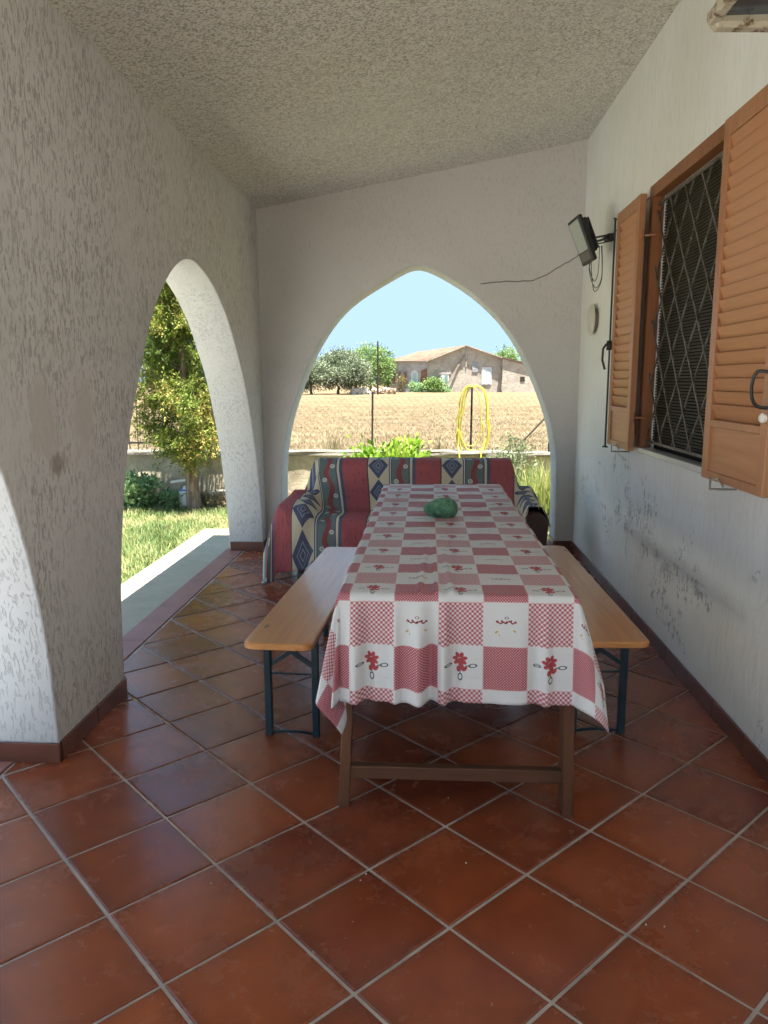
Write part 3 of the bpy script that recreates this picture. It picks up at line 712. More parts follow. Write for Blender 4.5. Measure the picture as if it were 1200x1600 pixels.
# little picot stitch lines along square borders
edge = shape(fu, fu.inv(), fv, fv.inv()).lt(.018) * ((uvx + uvy) / .007).fract().gt(.5)
c = m.mix(edge * .5, c, (.75, .66, .66))
m.color(c); wn_ = m.noise(m.scaled((900, 900, 900), 'UV')); m.bump(wn_, .0004, .5)
cr = m.noise(m.scaled((14, 60, 1), 'UV'), 1, 3, .6, .4); m.bump(cr, .004, .5); cr2 = m.noise(m.scaled((55, 40, 1), 'UV'), 1, 4, .65, 1.0); m.bump(cr2, .0016, .6); fold = ((uvx - .095).abs() / .0035).min(((uvy + 3.0) / .42).fract() / .009).ramp(0, 1); m.bump(fold, .0015, .6)
m_cloth = m
def cloth_geo():
    LL, RR_, FF, BK = .335, .245, .350, .20
    su = np.linspace(TX0 - LL, TX1 + RR_, 150); sv = np.linspace(TY0 - FF, TY1 + BK, 330)
    V_, U_ = [], []
    for t in sv:
        for s in su:
            dx = (TX0 - s) if s < TX0 else (s - TX1 if s > TX1 else 0); sx = -1 if s < TX0 else 1
            dy = (TY0 - t) if t < TY0 else (t - TY1 if t > TY1 else 0); sy = -1 if t < TY0 else 1
            bx, by = min(max(s, TX0), TX1), min(max(t, TY0), TY1); r = math.hypot(dx, dy)
            z = TZ
            if r == 0:
                # creases: long folds that lie across the table at the far end, a tent fold at the middle
                far = max(0, min(1, (t - 3.45) / .5)) * max(0, min(1, (4.86 - t) / .12 + .3))
                z += .0045 * far * max(0, noise.noise((s * 2.2, t * 15, 1.5)) + .15) * 2
                z += .003 * max(0, noise.noise((s * 3.2, t * 26, 7.5))) + .006 * far * max(0, noise.noise((s * 2.6, t * 30, 9.5)))
                if 3.75 < t < 4.45: z += .016 * far * max(0, noise.noise((s * 1.3 + 3, t * 10, 3.3)))
                tf = max(0, 1 - (t - TY0) / 1.0)
                z += .011 * tf * sum(math.exp(-((s - (.03 + a * (.4 + .6 * tf))) / .008) ** 2) for a in (-.055, 0.0, .05))
                z += .0025 * noise.noise((s * 9, t * 9, 0)) + .003 * max(0, noise.noise((s * 4 + t * 3, t * 18 - s * 5, 2.5)))
                x, y = s, t
            else:
                th = math.atan2(dy, dx)                                     # 0 side hang, 90 deg front hang
                fl_ = .10 if dx == 0 else .16
                if dx > 0 and dy > 0:
                    k = math.sin(2 * th)
                    if sx > 0: fl_ = .12 + .30 * math.sin(2 * th) ** .8 * (.6 + .4 * th / 1.57) + .03 * math.sin(th * 6) * k
                    else: fl_ = .09 + .15 * math.exp(-((th - .42) / .22) ** 2) - .13 * math.exp(-((th - .95) / .20) ** 2) + .14 * math.exp(-((th - 1.28) / .12) ** 2) - .03 * k
                    fl_ = fl_ if sy < 0 else .15
                drop = r * math.sqrt(max(0, 1 - fl_ * fl_)); rr = min(r, .012)
                x = bx + sx * math.cos(th) * (rr * .6 + r * fl_); y = by + sy * math.sin(th) * (rr * .6 + r * fl_)
                z = TZ - drop + rr * .4
                w = min(1, r / .2)
                if dy > 0 and dx == 0:      # front pleats
                    tp = (math.exp(-((s + .025) / .022) ** 2) - .7 * math.exp(-((s - .012) / .016) ** 2) + .9 * math.exp(-((s - .055) / .014) ** 2) - .4 * math.exp(-((s - .09) / .02) ** 2)
                          + .55 * math.exp(-((s + .10) / .012) ** 2) + .6 * math.exp(-((s - .375) / .014) ** 2) - .3 * math.exp(-((s - .34) / .02) ** 2) + .8 * math.exp(-((s + .225) / .02) ** 2) - .6 * math.exp(-((s + .19) / .02) ** 2))
                    y += sy * w * (.034 * tp + .010 * noise.noise((s * 7, 0, 2.0)) + .004 * noise.noise((s * 22, t * 6, 2)))
                    z += .006 * w * noise.noise((s * 5, 1, 0))
                elif dx > 0 and dy == 0:
                    x += sx * w * (.018 * math.sin(t * 15 + 1.2 * math.sin(t * 4)) + .01 * noise.noise((t * 9, 3, 0)))
            V_.append((x, y, z)); U_.append((s, t))
    nx, ny = len(su), len(sv)
    F_ = np.array([(j * nx + i, j * nx + i + 1, (j + 1) * nx + i + 1, (j + 1) * nx + i) for j in range(ny - 1) for i in range(nx - 1)])
    return V_, F_, U_
v, f, u = cloth_geo()
cl = mk('tablecloth', v, f, m_cloth, smooth=True, uvs=u); tag(cl, 'red and white checked tablecloth with little flowers draped over the long table', 'tablecloth')
sm = cl.modifiers.new('thick', 'SOLIDIFY'); sm.thickness = .0015; sm.offset = 1
# green fruit
bm = bmesh.new(); bmesh.ops.create_icosphere(bm, subdivisions=5, radius=1)
for q in bm.verts:
    p = q.co.copy(); taper = 1 + .16 * p.x
    k = 1 + .09 * noise.noise(p * 1.6) + .035 * noise.noise(p * 4.5) + .012 * noise.noise(p * 11)
    q.co = Vector((p.x * .086 * k, p.y * .062 * k * taper, max(p.z, -.78) * .052 * k * taper))
me = bpy.data.meshes.new('green_melon'); bm.to_mesh(me); bm.free(); me.materials.append(m_melon.m)
me.polygons.foreach_set('use_smooth', [True] * len(me.polygons))
o = bpy.data.objects.new('green_melon', me); COL.objects.link(o); o.location = (.068, 3.68, TZ + .044); o.rotation_euler = (0, 0, R(8))
tag(o, 'knobbly green melon lying on the far half of the tablecloth', 'melon')

# ============================================================ BENCHES
def bench(label):
    """built round its own origin: length 1.72 along y, width .265"""
    t = thing('bench', label, 'bench', (0, 0, 0), 'folding benches on both sides of the table')
    w, L = .1325, .84; pts = []
    for cx, cy, a0 in ((w - .045, L - .035, 0), (-w + .045, L - .035, 90), (-w + .045, -L + .035, 180), (w - .045, -L + .035, 270)):
        for k in range(6): a = R(a0 + k * 18); pts.append((cx + .045 * math.cos(a), cy + .035 * math.sin(a)))
    n = len(pts); rows = [(-.006, .445), (0, .449), (0, .466), (-.003, .470), (-.007, .472)]; V_ = []
    for ins, z in rows:
        for (x, y) in pts: V_.append((x * (1 + ins / w), y * (1 + ins / L), z))
    F_ = [(i * n + k, i * n + (k + 1) % n, (i + 1) * n + (k + 1) % n, (i + 1) * n + k) for i in range(len(rows) - 1) for k in range(n)] + [tuple(range(n))[::-1], tuple((len(rows) - 1) * n + k for k in range(n))]
    mk('seat', V_, F_, m_bench, t)
    for s in (-1, 1):
        y = s * .615
        for sx in (-1, 1):
            q = B(); q.box(sx * .098 - .013, sx * .098 + .013, y - .016, y + .016, 0, .443, .002); q.build('leg', m_steel, t)
        q = B(); q.bar((-.09, y, .30), (0, y, .362), .018, .010, up=(0, 1, 0)); q.bar((.09, y, .30), (0, y, .362), .018, .010, up=(0, 1, 0))
        q.bar((-.09, y - .004, .385), (-.045, y - .004, .43), .014, .008, up=(0, 1, 0)); q.bar((.09, y - .004, .385), (.045, y - .004, .43), .014, .008, up=(0, 1, 0))
        q.box(-.11, .11, y - .012, y + .012, .432, .4445)
        q.build('brace', m_steel, t)
        q = B(); q.tube([(-.086, y, .266), (.086, y, .266)], .0045, 6); q.build('crossbar', m_steel, t)
        q = B(); q.tube(smooth_curve([(-.088, y - .006, .012), (-.04, y - .03, .030), (0, y - .038, .035), (.04, y - .03, .030), (.088, y - .006, .012)], 4), .0065, 6); q.build('foot_bow', m_steel, t)
        q = B(); q.bar((0, y, .36), (0, y - s * .26, .44), .016, .008); q.build('stay', m_steel, t)
    return t
bn = bench('pine bench with dark steel legs on the left side of the table')
def copy_tree(o, parent=None):
    c = o.copy(); COL.objects.link(c); c.parent = parent
    for ch in [q for q in bpy.data.objects if q.parent == o]: copy_tree(ch, c)
    return c
bn2 = copy_tree(bn); bn2['label'] = 'pine bench with dark steel legs on the right side, along the shuttered wall'
# place by near end centre + slight turn
bn.location = (-.512, 3.50, 0); bn.rotation_euler = (0, 0, R(-3.2))
bn2.location = (.692, 3.585, 0); bn2.rotation_euler = (0, 0, R(1.0))

# ============================================================ SOFA AND BLANKET
sf = thing('sofa', 'dark brown leather sofa under a patterned blanket at the far end of the porch', 'sofa', (-.1, 5.75, 0))
b = B(); b.box(-.90, .70, 5.33, 6.18, .17, .385, .03); b.build('base', m_sofa, sf)
b = B(); b.box(-.86, .60, 5.96, 6.19, .30, .76, .07); b.build('backrest', m_sofa, sf)
def arm(x0, x1, y0, y1, z0, z1):
    n = 14; pr_ = [(x0 + .01, z0), (x1 - .01, z0)]
    cx, rx = (x0 + x1) / 2, (x1 - x0) / 2; zc = z1 - rx * 1.05
    arc = [(cx + rx * math.cos(R(a)), zc + rx * 1.05 * math.sin(R(a))) for a in np.linspace(0, 180, n)]
    prof = [(x0 + .012, z0), (x1 - .012, z0)] + arc
    k = len(prof); V_, F_ = [], []
    for (y, s) in ((y0, .90), (y0 + .012, .97), (y0 + .03, 1), (y1, 1)):
        for (x, z) in prof: V_.append((cx + (x - cx) * s, y, (z0 + z1) / 2 + (z - (z0 + z1) / 2) * s))
    for r in range(3):
        for i in range(k): F_.append((r * k + i, r * k + (i + 1) % k, (r + 1) * k + (i + 1) % k, (r + 1) * k + i))
    F_.append(tuple(range(k))[::-1]); F_.append(tuple(3 * k + i for i in range(k)))
    return V_, F_
v, f = arm(-1.05, -.94, 5.34, 6.12, .17, .515); mk('armrest', v, f, m_sofa, sf, smooth=False)
v, f = arm(.66, .868, 5.36, 6.12, .17, .512); mk('armrest', v, f, m_sofa, sf, smooth=False)
b = B(); b.box(-.85, .65, 5.33, 5.96, .385, .43, .02); b.build('seat_cushion', m_sofa, sf)
for (x, y) in ((-.93, 5.37), (.75, 5.42), (-.93, 6.08), (.75, 6.08)):
    q = B(); q.lathe([(.028, 0), (.034, .02), (.026, .05), (.034, .09), (.042, .12), (.045, .175)], (x, y, 0), 14); q.build('leg', m_sofaleg, sf)
# blanket pattern
m = Mat('patterned_blanket', (.4, .2, .2), .9, .15); ux, uy, _ = m.xyz('UV')
P_ = .588; ph = ((ux + .685) / P_).fract()
RD, NV, CR, GN, WT = (.36, .085, .095), (.075, .09, .155), (.58, .52, .38), (.13, .175, .165), (.60, .60, .54)
# diamonds
dc = (ph - .49) * P_ / .083; dv = ((uy / .215).fract() - .5) * 2.0
dd = dc.abs() + dv.abs()
dia = m.mix(dd.lt(.98), CR, NV); dia = m.mix(dd.band(.46, .56), dia, (.22, .26, .34)); dia = m.mix(dd.band(.20, .27), dia, (.36, .36, .40))
# green band with wave and dots
wave = (ph - .80) * P_ - (uy * (2 * math.pi / .235)).sin() * .016
gb = m.mix(wave.abs().lt(.021), GN, (.26, .06, .065))
def dots(off, px):
    a = (ph - px) * P_ / .019; b_ = (((uy / .235) + off).fract() - .5) * .235 / .017; return (a * a + b_ * b_)
d2 = dots(0.0, .735).min(dots(.5, .865))
gb = m.mix(d2.lt(1), gb, WT); gb = m.mix(d2.lt(.35), gb, (.30, .36, .30))
redn = m.noise(m.scaled((45, 22, 1), 'UV'), 1, 3, .6)
rb = m.mix(redn.ramp(.56, .64) * .5, RD, (.10, .04, .05))
c = m.mix(ph.gt(.335), rb, (.07, .05, .06)); c = m.mix(ph.gt(.352), c, dia)
c = m.mix(ph.gt(.635), c, NV); c = m.mix(ph.gt(.650), c, WT); c = m.mix(ph.gt(.662), c, NV); c = m.mix(ph.gt(.675), c, gb)
c = m.mix(ph.gt(.905), c, NV); c = m.mix(ph.gt(.925), c, CR); c = m.mix(ph.gt(.955), c, NV)
tone = m.noise(m.scaled((120, 120, 1), 'UV'), 1, 3); c = m.mix(tone.ramp(.4, .7) * .22, c, (.3, .26, .25))
m.color(c); m.bump(m.noise(m.scaled((300, 700, 1), 'UV'), 1, 2), .0015, .7)
wr = m.noise(m.scaled((9, 7, 1), 'UV'), 1, 3, .5, .8); m.bump(wr, .012, .6); m_blanket = m
def interp(t, T_, A): return np.array([np.interp(t, T_, [a[k] for a in A]) for k in range(len(A[0]))])
def blanket():
    mid = [(6.235, .40), (6.232, .70), (6.205, .795), (6.13, .818), (5.99, .812), (5.945, .77), (5.925, .60), (5.90, .50), (5.86, .452), (5.78, .440), (5.50, .443), (5.36, .440), (5.315, .415), (5.298, .36), (5.285, .175)]
    armL = [(6.235, .35), (6.225, .50), (6.20, .56), (6.13, .575), (6.00, .575), (5.93, .57), (5.90, .565), (5.87, .56), (5.82, .556), (5.75, .552), (5.50, .55), (5.345, .547), (5.295, .52), (5.28, .44), (5.262, .13)]
    armR = [(6.235, .35), (6.225, .52), (6.20, .58), (6.13, .60), (6.00, .595), (5.93, .575), (5.90, .555), (5.87, .545), (5.82, .542), (5.75, .540), (5.60, .538), (5.52, .536), (5.45, .534), (5.40, .532), (5.375, .525)]
    mid, armL, armR = np.array(mid), np.array(armL), np.array(armR)
    seg = np.linalg.norm(np.diff(mid, axis=0), axis=1); tv = np.concatenate([[0], np.cumsum(seg)]); Lv = tv[-1]
    us = np.linspace(-1.52, .97, 190); vs = np.linspace(0, Lv, 150)
    V_, U_ = [], []
    for vv in vs:
        cy_, cz_ = np.interp(vv, tv, mid[:, 0]), np.interp(vv, tv, mid[:, 1])
        ly, lz = np.interp(vv, tv, armL[:, 0]), np.interp(vv, tv, armL[:, 1]); ry, rz = np.interp(vv, tv, armR[:, 0]), np.interp(vv, tv, armR[:, 1])
        fr = max(0, min(1, (vv - (Lv - .30)) / .30))          # 0 on the seat, 1 at the front hem
        backp = max(0, min(1, (.95 - vv) / .25))               # 1 on the back part
        for u in us:
            if u < 0:
                a = np.interp(-u, [.86, 1.0] if vv > .62 else [.93, 1.13], [0, 1]); a = a * a * (3 - 2 * a)
                # on the back the cloth keeps its width; over the arms it runs up and over
                xb = np.interp(u, [-1.52, -1.34, -1.20, -1.05, -.86, 0], [-1.18, -1.12, -1.05, -.955, -.85, 0])
                xf = np.interp(u, [-1.52, -1.40, -1.25, -1.045, -.875, -.68, -.3, 0], [-1.17, -1.13, -1.09, -.955, -.79, -.61, -.28, 0])
                w_ = max(0, min(1, (vv - .72) / .45)); x = xb * (1 - w_) + xf * w_
                drop = max(0, -u - 1.23); y = cy_ * (1 - a) + ly * a; z = cz_ * (1 - a) + lz * a
                side = min(1, drop / .06); z = z - drop * 1.02 - .0
                x -= .010 * side
                y -= .12 * fr * min(1, max(0, (-u - 1.15) / .3)) ; z -= .05 * fr * a
                # outer folds
                fo = min(1, max(0, (-u - .9) / .25)) * (.3 + .7 * fr)
                y -= fo * .014 * math.sin(u * 22 + 1.0); x += fo * .006 * math.sin(u * 26 + 2.2)
                z = max(z, .022 + .02 * (1 + math.sin(u * 9 + vv * 3)) * (1 - fr))
                # gathered fold running from the arm to the front of the seat
                g = math.exp(-(((u + .86 - (vv - 1.1) * .35) / .045) ** 2)) * max(0, min(1, (vv - .85) / .2)); z += .018 * g; y -= .012 * g * fr
            else:
                a = np.interp(u, [.66, .76], [0, 1]); a = a * a * (3 - 2 * a)
                x = np.interp(u, [0, .60, .68, .80, .92, 1.02], [0, .60, .665, .76, .865, .893])
                drop = max(0, u - .86); y = cy_ * (1 - a) + ry * a; z = cz_ * (1 - a) + rz * a - drop * 1.15
                z += a * .02 * (1 - ((x - .765) / .105) ** 2) * (1 if x < .87 else 0)
                y += a * .008 * math.sin(u * 30)
            if abs(u) < .8: z += .012 * noise.noise((u * 5, vv * 5, 1)) * (.3 + fr * .2 + (vv > .95) * .6); y += .012 * noise.noise((u * 7, vv * 2.5, 4)) * (.4 + fr)
            else: z += .018 * noise.noise((u * 8, vv * 5, 1)); y += .016 * noise.noise((u * 9, vv * 4, 4))
            # rounded top corners of the back
            if vv < .62:
                e = max(0, abs(x + .135) - .77) / .12; z -= .035 * min(e, 1.5) ** 2 * (1 if vv > .25 else .3)
            V_.append((x, y, z)); U_.append((u, Lv - vv + .045))
    nx, ny = len(us), len(vs)
    F_ = np.array([(j * nx + i, (j + 1) * nx + i, (j + 1) * nx + i + 1, j * nx + i + 1) for j in range(ny - 1) for i in range(nx - 1)])
    return V_, F_, U_
v, f, u = blanket()
o = mk('blanket', v, f, m_blanket, smooth=True, uvs=u); tag(o, 'woven blanket of red, cream and navy diamond stripes thrown over the sofa', 'blanket')
sm = o.modifiers.new('thick', 'SOLIDIFY'); sm.thickness = .005; sm.offset = 0

# ============================================================ GARDEN WALL, FENCES
m_cope = Mat('weathered_coping', (.25, .23, .19), .9, .2); cn_ = m_cope.noise(m_cope.scaled((6, 6, 6)), 1, 5, .7); m_cope.color(m_cope.mix(cn_.ramp(.35, .65), (.15, .135, .11), (.27, .25, .21))); m_cope.bump(cn_, .02)
gw = thing('garden_wall', 'low weathered rendered garden wall with flat coping between lawn and field', 'wall', (0, 10.1, GZ))
def rough_box(x0, x1, y0, y1, z0, z1, n, amp):
    V_, F_ = [], []; prof = [(y0, z0), (y0, (z0 + z1) / 2), (y0, z1), (y1, z1), (y1, z0)]; k = len(prof)
    for i in range(n + 1):
        x = x0 + (x1 - x0) * i / n
        for j, (y, z) in enumerate(prof): V_.append((x, y + amp * noise.noise((x * 2, z * 5, j)), z + (amp * noise.noise((x * 3, 7, j)) if z > z0 else 0)))
    for i in range(n):
        for j in range(k - 1): F_.append((i * k + j, (i + 1) * k + j, (i + 1) * k + j + 1, i * k + j + 1))
    F_ += [tuple(range(k))[::-1], tuple(n * k + j for j in range(k))]; return V_, F_
v, f = rough_box(-11, 1.0, 10.0, 10.2, GZ - .1, .455, 90, .012); mk('wall_body', v, f, m_gwall, gw)
v, f = rough_box(1.06, 9, 10.04, 10.2, GZ - .1, .44, 60, .012); mk('wall_body', v, f, m_gwall, gw)
v, f = rough_box(-11, 1.0, 9.965, 10.235, .458, .512, 90, .012); mk('coping', v, f, m_cope, gw)
v, f = rough_box(1.062, 9, 9.99, 10.235, .445, .495, 60, .012); mk('coping', v, f, m_cope, gw)
v, f = rough_box(.76, 1.06, 9.93, 10.27, GZ - .1, .50, 4, .006); mk('pier', v, f, m_cope, gw)
# chain-link fence
cf = thing('chain_link_fence', 'sagging chain-link fence with thin dark posts above the garden wall', 'fence', (0, 10.12, .5))
for (x, zt, lean) in ((-.745, 1.29, .01), (.57, 1.385, .006), (1.60, .62, 0), (-1.95, 1.3, 0), (2.9, 1.3, 0)):
    q = B(); q.tube([(x, 10.12, .49), (x + lean, 10.12, zt)], .014, 6); q.build('post', m_post, cf)
q = B(); q.tube([(1.22, 10.10, .60), (1.66, 10.13, 1.07)], .012, 6); q.build('brace_post', m_post, cf)
b = B(); x0, x1, z0, z1 = -2.3, 4.0, .52, 1.22; ms = .085; n = int((x1 - x0) / ms)
def wz(x, z): return (x, 10.12 + .02 * noise.noise((x * 1.5, z * 2, 0)), z + .025 * noise.noise((x * .8, 0, 3)))
V_, F_ = [], []
def ribbon(P, w=.0013):
    for a, c in zip(P[:-1], P[1:]):
        a, c = Vector(a), Vector(c); d = (c - a).normalized(); s_ = Vector((-d.z, 0, d.x)) * w; t_ = Vector((0, w, 0)); k = len(V_)
        V_.extend([tuple(a + s_), tuple(a - s_ * .5 + t_), tuple(a - s_ * .5 - t_), tuple(c + s_), tuple(c - s_ * .5 + t_), tuple(c - s_ * .5 - t_)])
        F_.extend([(k, k + 1, k + 4, k + 3), (k + 1, k + 2, k + 5, k + 4), (k + 2, k, k + 3, k + 5)])
for i in range(-12, n + 12):
    for s_ in (1, -1):
        P = []
        for j in range(5):
            z = z0 + (z1 - z0) * j / 4; x = x0 + i * ms + s_ * (z - z0) * 1.0
            if x0 <= x <= x1: P.append(wz(x, z))
        if len(P) > 1: ribbon(P)
for z in (z0, z1, .87): ribbon([wz(x0 + (x1 - x0) * j / 30, z) for j in range(31)], .002)
mk('wire_mesh', V_, F_, m_wire, cf, kind='stuff')
# railing on the left
rl = thing('railing', 'dark iron railing with thin upright bars above the garden wall on the left', 'railing', (-4.5, 10.12, .5))
q = B(); q.box(-9, -2.45, 10.10, 10.125, .60, .625); q.box(-9, -2.45, 10.10, 10.125, 1.50, 1.525); q.build('rail', m_post, rl)
x = -8.9
while x < -2.45:
    q = B(); h = random.uniform(-.005, .005); q.tube([(x, 10.112, .515), (x + h, 10.112, 1.62)], .0075, 5); q.build('bar', m_post, rl); x += .118
# hose
b = B(); cx, cz = .585, .93
def loop(w, zt, zb, dx, yo, ph=0):
    P = []
    for k in range(40):
        a = 2 * math.pi * k / 40; s_ = math.sin(a); c_ = math.cos(a)
        zz = (zt + zb) / 2 + (zt - zb) / 2 * (math.copysign(abs(c_) ** .8, c_)); ww = w * (1.0 + .12 * (1 if c_ < 0 else -.3)) * math.copysign(abs(s_) ** .75, s_)
        P.append((cx + dx + ww + .006 * math.sin(3 * a + ph), 10.06 + yo + .015 * math.sin(a + ph), zz))
    P.append(P[0]); return P
for (w, zt, zb, dx, yo) in ((.195, 1.375, .42, .0, 0), (.205, 1.37, .47, .012, .02), (.175, 1.36, .40, .02, -.02), (.19, 1.365, .52, .025, .01), (.13, 1.355, .58, -.03, -.03), (.165, 1.35, .50, .035, -.01)):
    b.tube(loop(w, zt, zb, dx, yo, w * 30), .0068, 6, False)
b.tube(smooth_curve([(.72, 10.02, .9), (.735, 10.02, .6), (.70, 9.96, .50), (.69, 9.92, .30), (.66, 9.9, .0), (.4, 9.85, GZ + .03)], 5), .0085, 6)
b.tube(smooth_curve([(.395, 10.03, .8), (.40, 10.03, .60), (.41, 9.94, .48), (.43, 9.9, .25), (.40, 9.88, GZ + .03)], 5), .0085, 6)
b.tube(smooth_curve([(.47, 10.03, 1.33), (.42, 10.02, 1.22), (.40, 10.02, 1.12)], 4), .0085, 6)
o = b.build('garden_hose', m_hose, smooth=True); tag(o, 'yellow garden hose coiled over a thin fence post', 'hose')

# ============================================================ FOLIAGE
def cards(n, pos, dirs, L, Wd, tint):
    """n leaf quads (diamonds) at pos with long axis dirs"""
    d = dirs / np.linalg.norm(dirs, axis=1, keepdims=True); r = rng.normal(size=(n, 3)); s_ = np.cross(d, r); s_ /= np.linalg.norm(s_, axis=1, keepdims=True) + 1e-9
    L = np.broadcast_to(L, (n,))[:, None]; Wd = np.broadcast_to(Wd, (n,))[:, None]
    V_ = np.stack([pos, pos + d * L * .45 + s_ * Wd, pos + d * L, pos + d * L * .45 - s_ * Wd], 1).reshape(-1, 3)
    return V_, np.arange(4 * n).reshape(n, 4), tint
def join(lst):
    V_, F_, A_, k = [], [], [], 0
    for v, f, a in lst: V_.append(v); F_.append(f + k); A_.append(a); k += len(v)
    return np.concatenate(V_), np.concatenate(F_), np.concatenate(A_)
def clump_crown(c, rad, ncl, per, cs, L, Wd, up=.3, flat=1.0, seed=0, hollow=.5):
    """leaf clumps filling an ellipsoid"""
    g = np.random.default_rng(seed); out = []
    c = np.array(c, float); rad = np.array(rad, float)
    for i in range(ncl):
        d = g.normal(size=3); d /= np.linalg.norm(d); r = hollow + (1 - hollow) * g.random() ** .5
        cc = c + d * rad * r * g.uniform(.8, 1.12)
        s = cs * g.uniform(.6, 1.4); p = cc + g.normal(size=(per, 3)) * s * np.array([1, 1, .75]) * .5
        dr = (p - c) / rad * .7 + g.normal(size=(per, 3)) * .7 + np.array([0, 0, up])
        t = np.clip(g.uniform(.15, .85) + g.normal(size=per) * .18, 0, 1)
        out.append(cards(per, p, dr, L * g.uniform(.6, 1.3, per), Wd * g.uniform(.7, 1.3, per), t))
    return join(out)
def trunk_mesh(base, top, r0, r1, bends=.05, limbs=4, spread=.5, seed=0, lz=.4):
    g = random.Random(seed); base, top = Vector(base), Vector(top); b = B(); P = []
    for i in range(9):
        t = i / 8; P.append(base.lerp(top, t) + Vector((g.uniform(-1, 1), g.uniform(-1, 1), 0)) * bends * (0 if i == 0 else 1))
    P = smooth_curve([tuple(p) for p in P], 3); n = len(P)
    b.tube(P, [r0 * (1.35 if i == 0 else 1.12 if i < 3 else 1) * (1 - i / n) + r1 * (i / n) for i in range(n)], 9)
    for k in range(limbs):
        t = g.uniform(lz, .9); s = Vector(P[int(t * (n - 1))]); a = g.uniform(0, 6.28)
        e = s + Vector((math.cos(a) * spread, math.sin(a) * spread, spread * g.uniform(.5, 1.2))); mid = s.lerp(e, .5) + Vector((0, 0, -.05 * spread))
        b.tube([s, mid, e], [r0 * .45 * (1 - t * .5), r0 * .3 * (1 - t * .5), r1 * .35], 6)
    return b
# thuja by the left arch
th = thing('thuja_tree', 'tall feathery green conifer with pale trunk seen through the left arch', 'tree', (-2.93, 9.25, GZ))
tr = trunk_mesh((-2.93, 9.25, GZ - .02), (-3.07, 9.25, 2.9), .085, .008, .02, 0, seed=3); tr.build('trunk', m_bark, th, smooth=True)
br = B(); out = []; g = np.random.default_rng(11)
for k in range(250):
    z = .52 + 2.55 * g.random() ** .85; ang = g.uniform(0, 2 * math.pi); rr = (.70 if z > 1.0 else .70 * (.45 + .55 * (z - .4) / .6)) * max(.14, 1 - max(0, z - 1.3) / 2.7) * g.uniform(.55, 1.1)
    ax = -2.93 - .19 * (z - GZ) / 4
    s = np.array([ax, 9.25, z - .18]); e = np.array([ax + rr * math.cos(ang), 9.25 + rr * math.sin(ang), z + .10 * rr])
    if k % 2 == 0: br.tube([tuple(s), tuple((s + e) / 2 + np.array([0, 0, -.03])), tuple(e)], [.012, .008, .003], 4)
    base_t = g.uniform(.1, .8); brown = g.random() < .13
    nsp = 26
    for j in range(nsp):
        t = g.uniform(.08, 1.0) ** .8; p0 = s + (e - s) * t + g.normal(size=3) * .05
        m_ = 14; ln = g.uniform(.10, .22); dr0 = np.array([math.cos(ang) * .4, math.sin(ang) * .4, g.uniform(-.9, .7)]) + g.normal(size=3) * .35; dr0 /= np.linalg.norm(dr0)
        pp = p0 + dr0 * ln * g.random((m_, 1)) + g.normal(size=(m_, 3)) * .012
        out.append(cards(m_, pp, dr0 + g.normal(size=(m_, 3)) * .45, g.uniform(.025, .06, m_), g.uniform(.004, .009, m_), np.clip(base_t + g.normal(size=m_) * .15 + (.5 if brown else 0), 0, 1)))
br.build('branches', m_bark, th)
v, f, a = join(out); mk('crown', v, f, m_thuja, th, attr=a)

def bush(name, label, cat, c, rad, mat, ncl, per, cs, L, Wd, seed, stems=5, group=None):
    t = thing(name, label, cat, (c[0], c[1], c[2] - rad[2]), group); g = random.Random(seed); b = B()
    for k in range(stems):
        a = g.uniform(0, 6.28); b.tube([(c[0] + .03 * math.cos(a), c[1] + .03 * math.sin(a), c[2] - rad[2] - .05), (c[0] + rad[0] * .4 * math.cos(a), c[1] + rad[1] * .4 * math.sin(a), c[2]), (c[0] + rad[0] * .7 * math.cos(a), c[1] + rad[1] * .7 * math.sin(a), c[2] + rad[2] * .7)], [.008, .005, .002], 5)
    b.build('stems', m_bark, t)
    v, f, a = clump_crown(c, rad, ncl, per, cs, L, Wd, .35, seed=seed, hollow=.25); mk('foliage', v, f, mat, t, attr=a); return t
bush('lime_bush', 'bright lime-green leafy bush just behind the sofa back', 'bush', (-.40, 8.5, .32), (.40, .3, .47), m_bushl, 150, 28, .15, .085, .020, 21, 8)
bush('grey_weed_bush', 'grey-green shrubby weed growing up to the wall top behind the right armrest', 'bush', (1.02, 8.9, .30), (.26, .3, .47), m_greyw, 90, 24, .13, .05, .008, 22, 10)
bush('weed_bush', 'dark green broad-leaved weed clump at the foot of the garden wall on the left', 'bush', (-3.75, 9.35, .02), (.30, .25, .24), m_weed, 80, 26, .13, .075, .018, 23, 8)
bush('weed_bush', 'small green weed half hiding the white and blue canister by the conifer', 'bush', (-3.26, 9.35, -.05), (.10, .1, .14), m_weed, 24, 20, .08, .05, .012, 24, 4)
bush('dry_weed_bush', 'low dry weed clump at the right foot of the conifer', 'bush', (-2.62, 9.35, -.09), (.20, .18, .10), m_straw, 40, 18, .1, .06, .006, 25, 5)
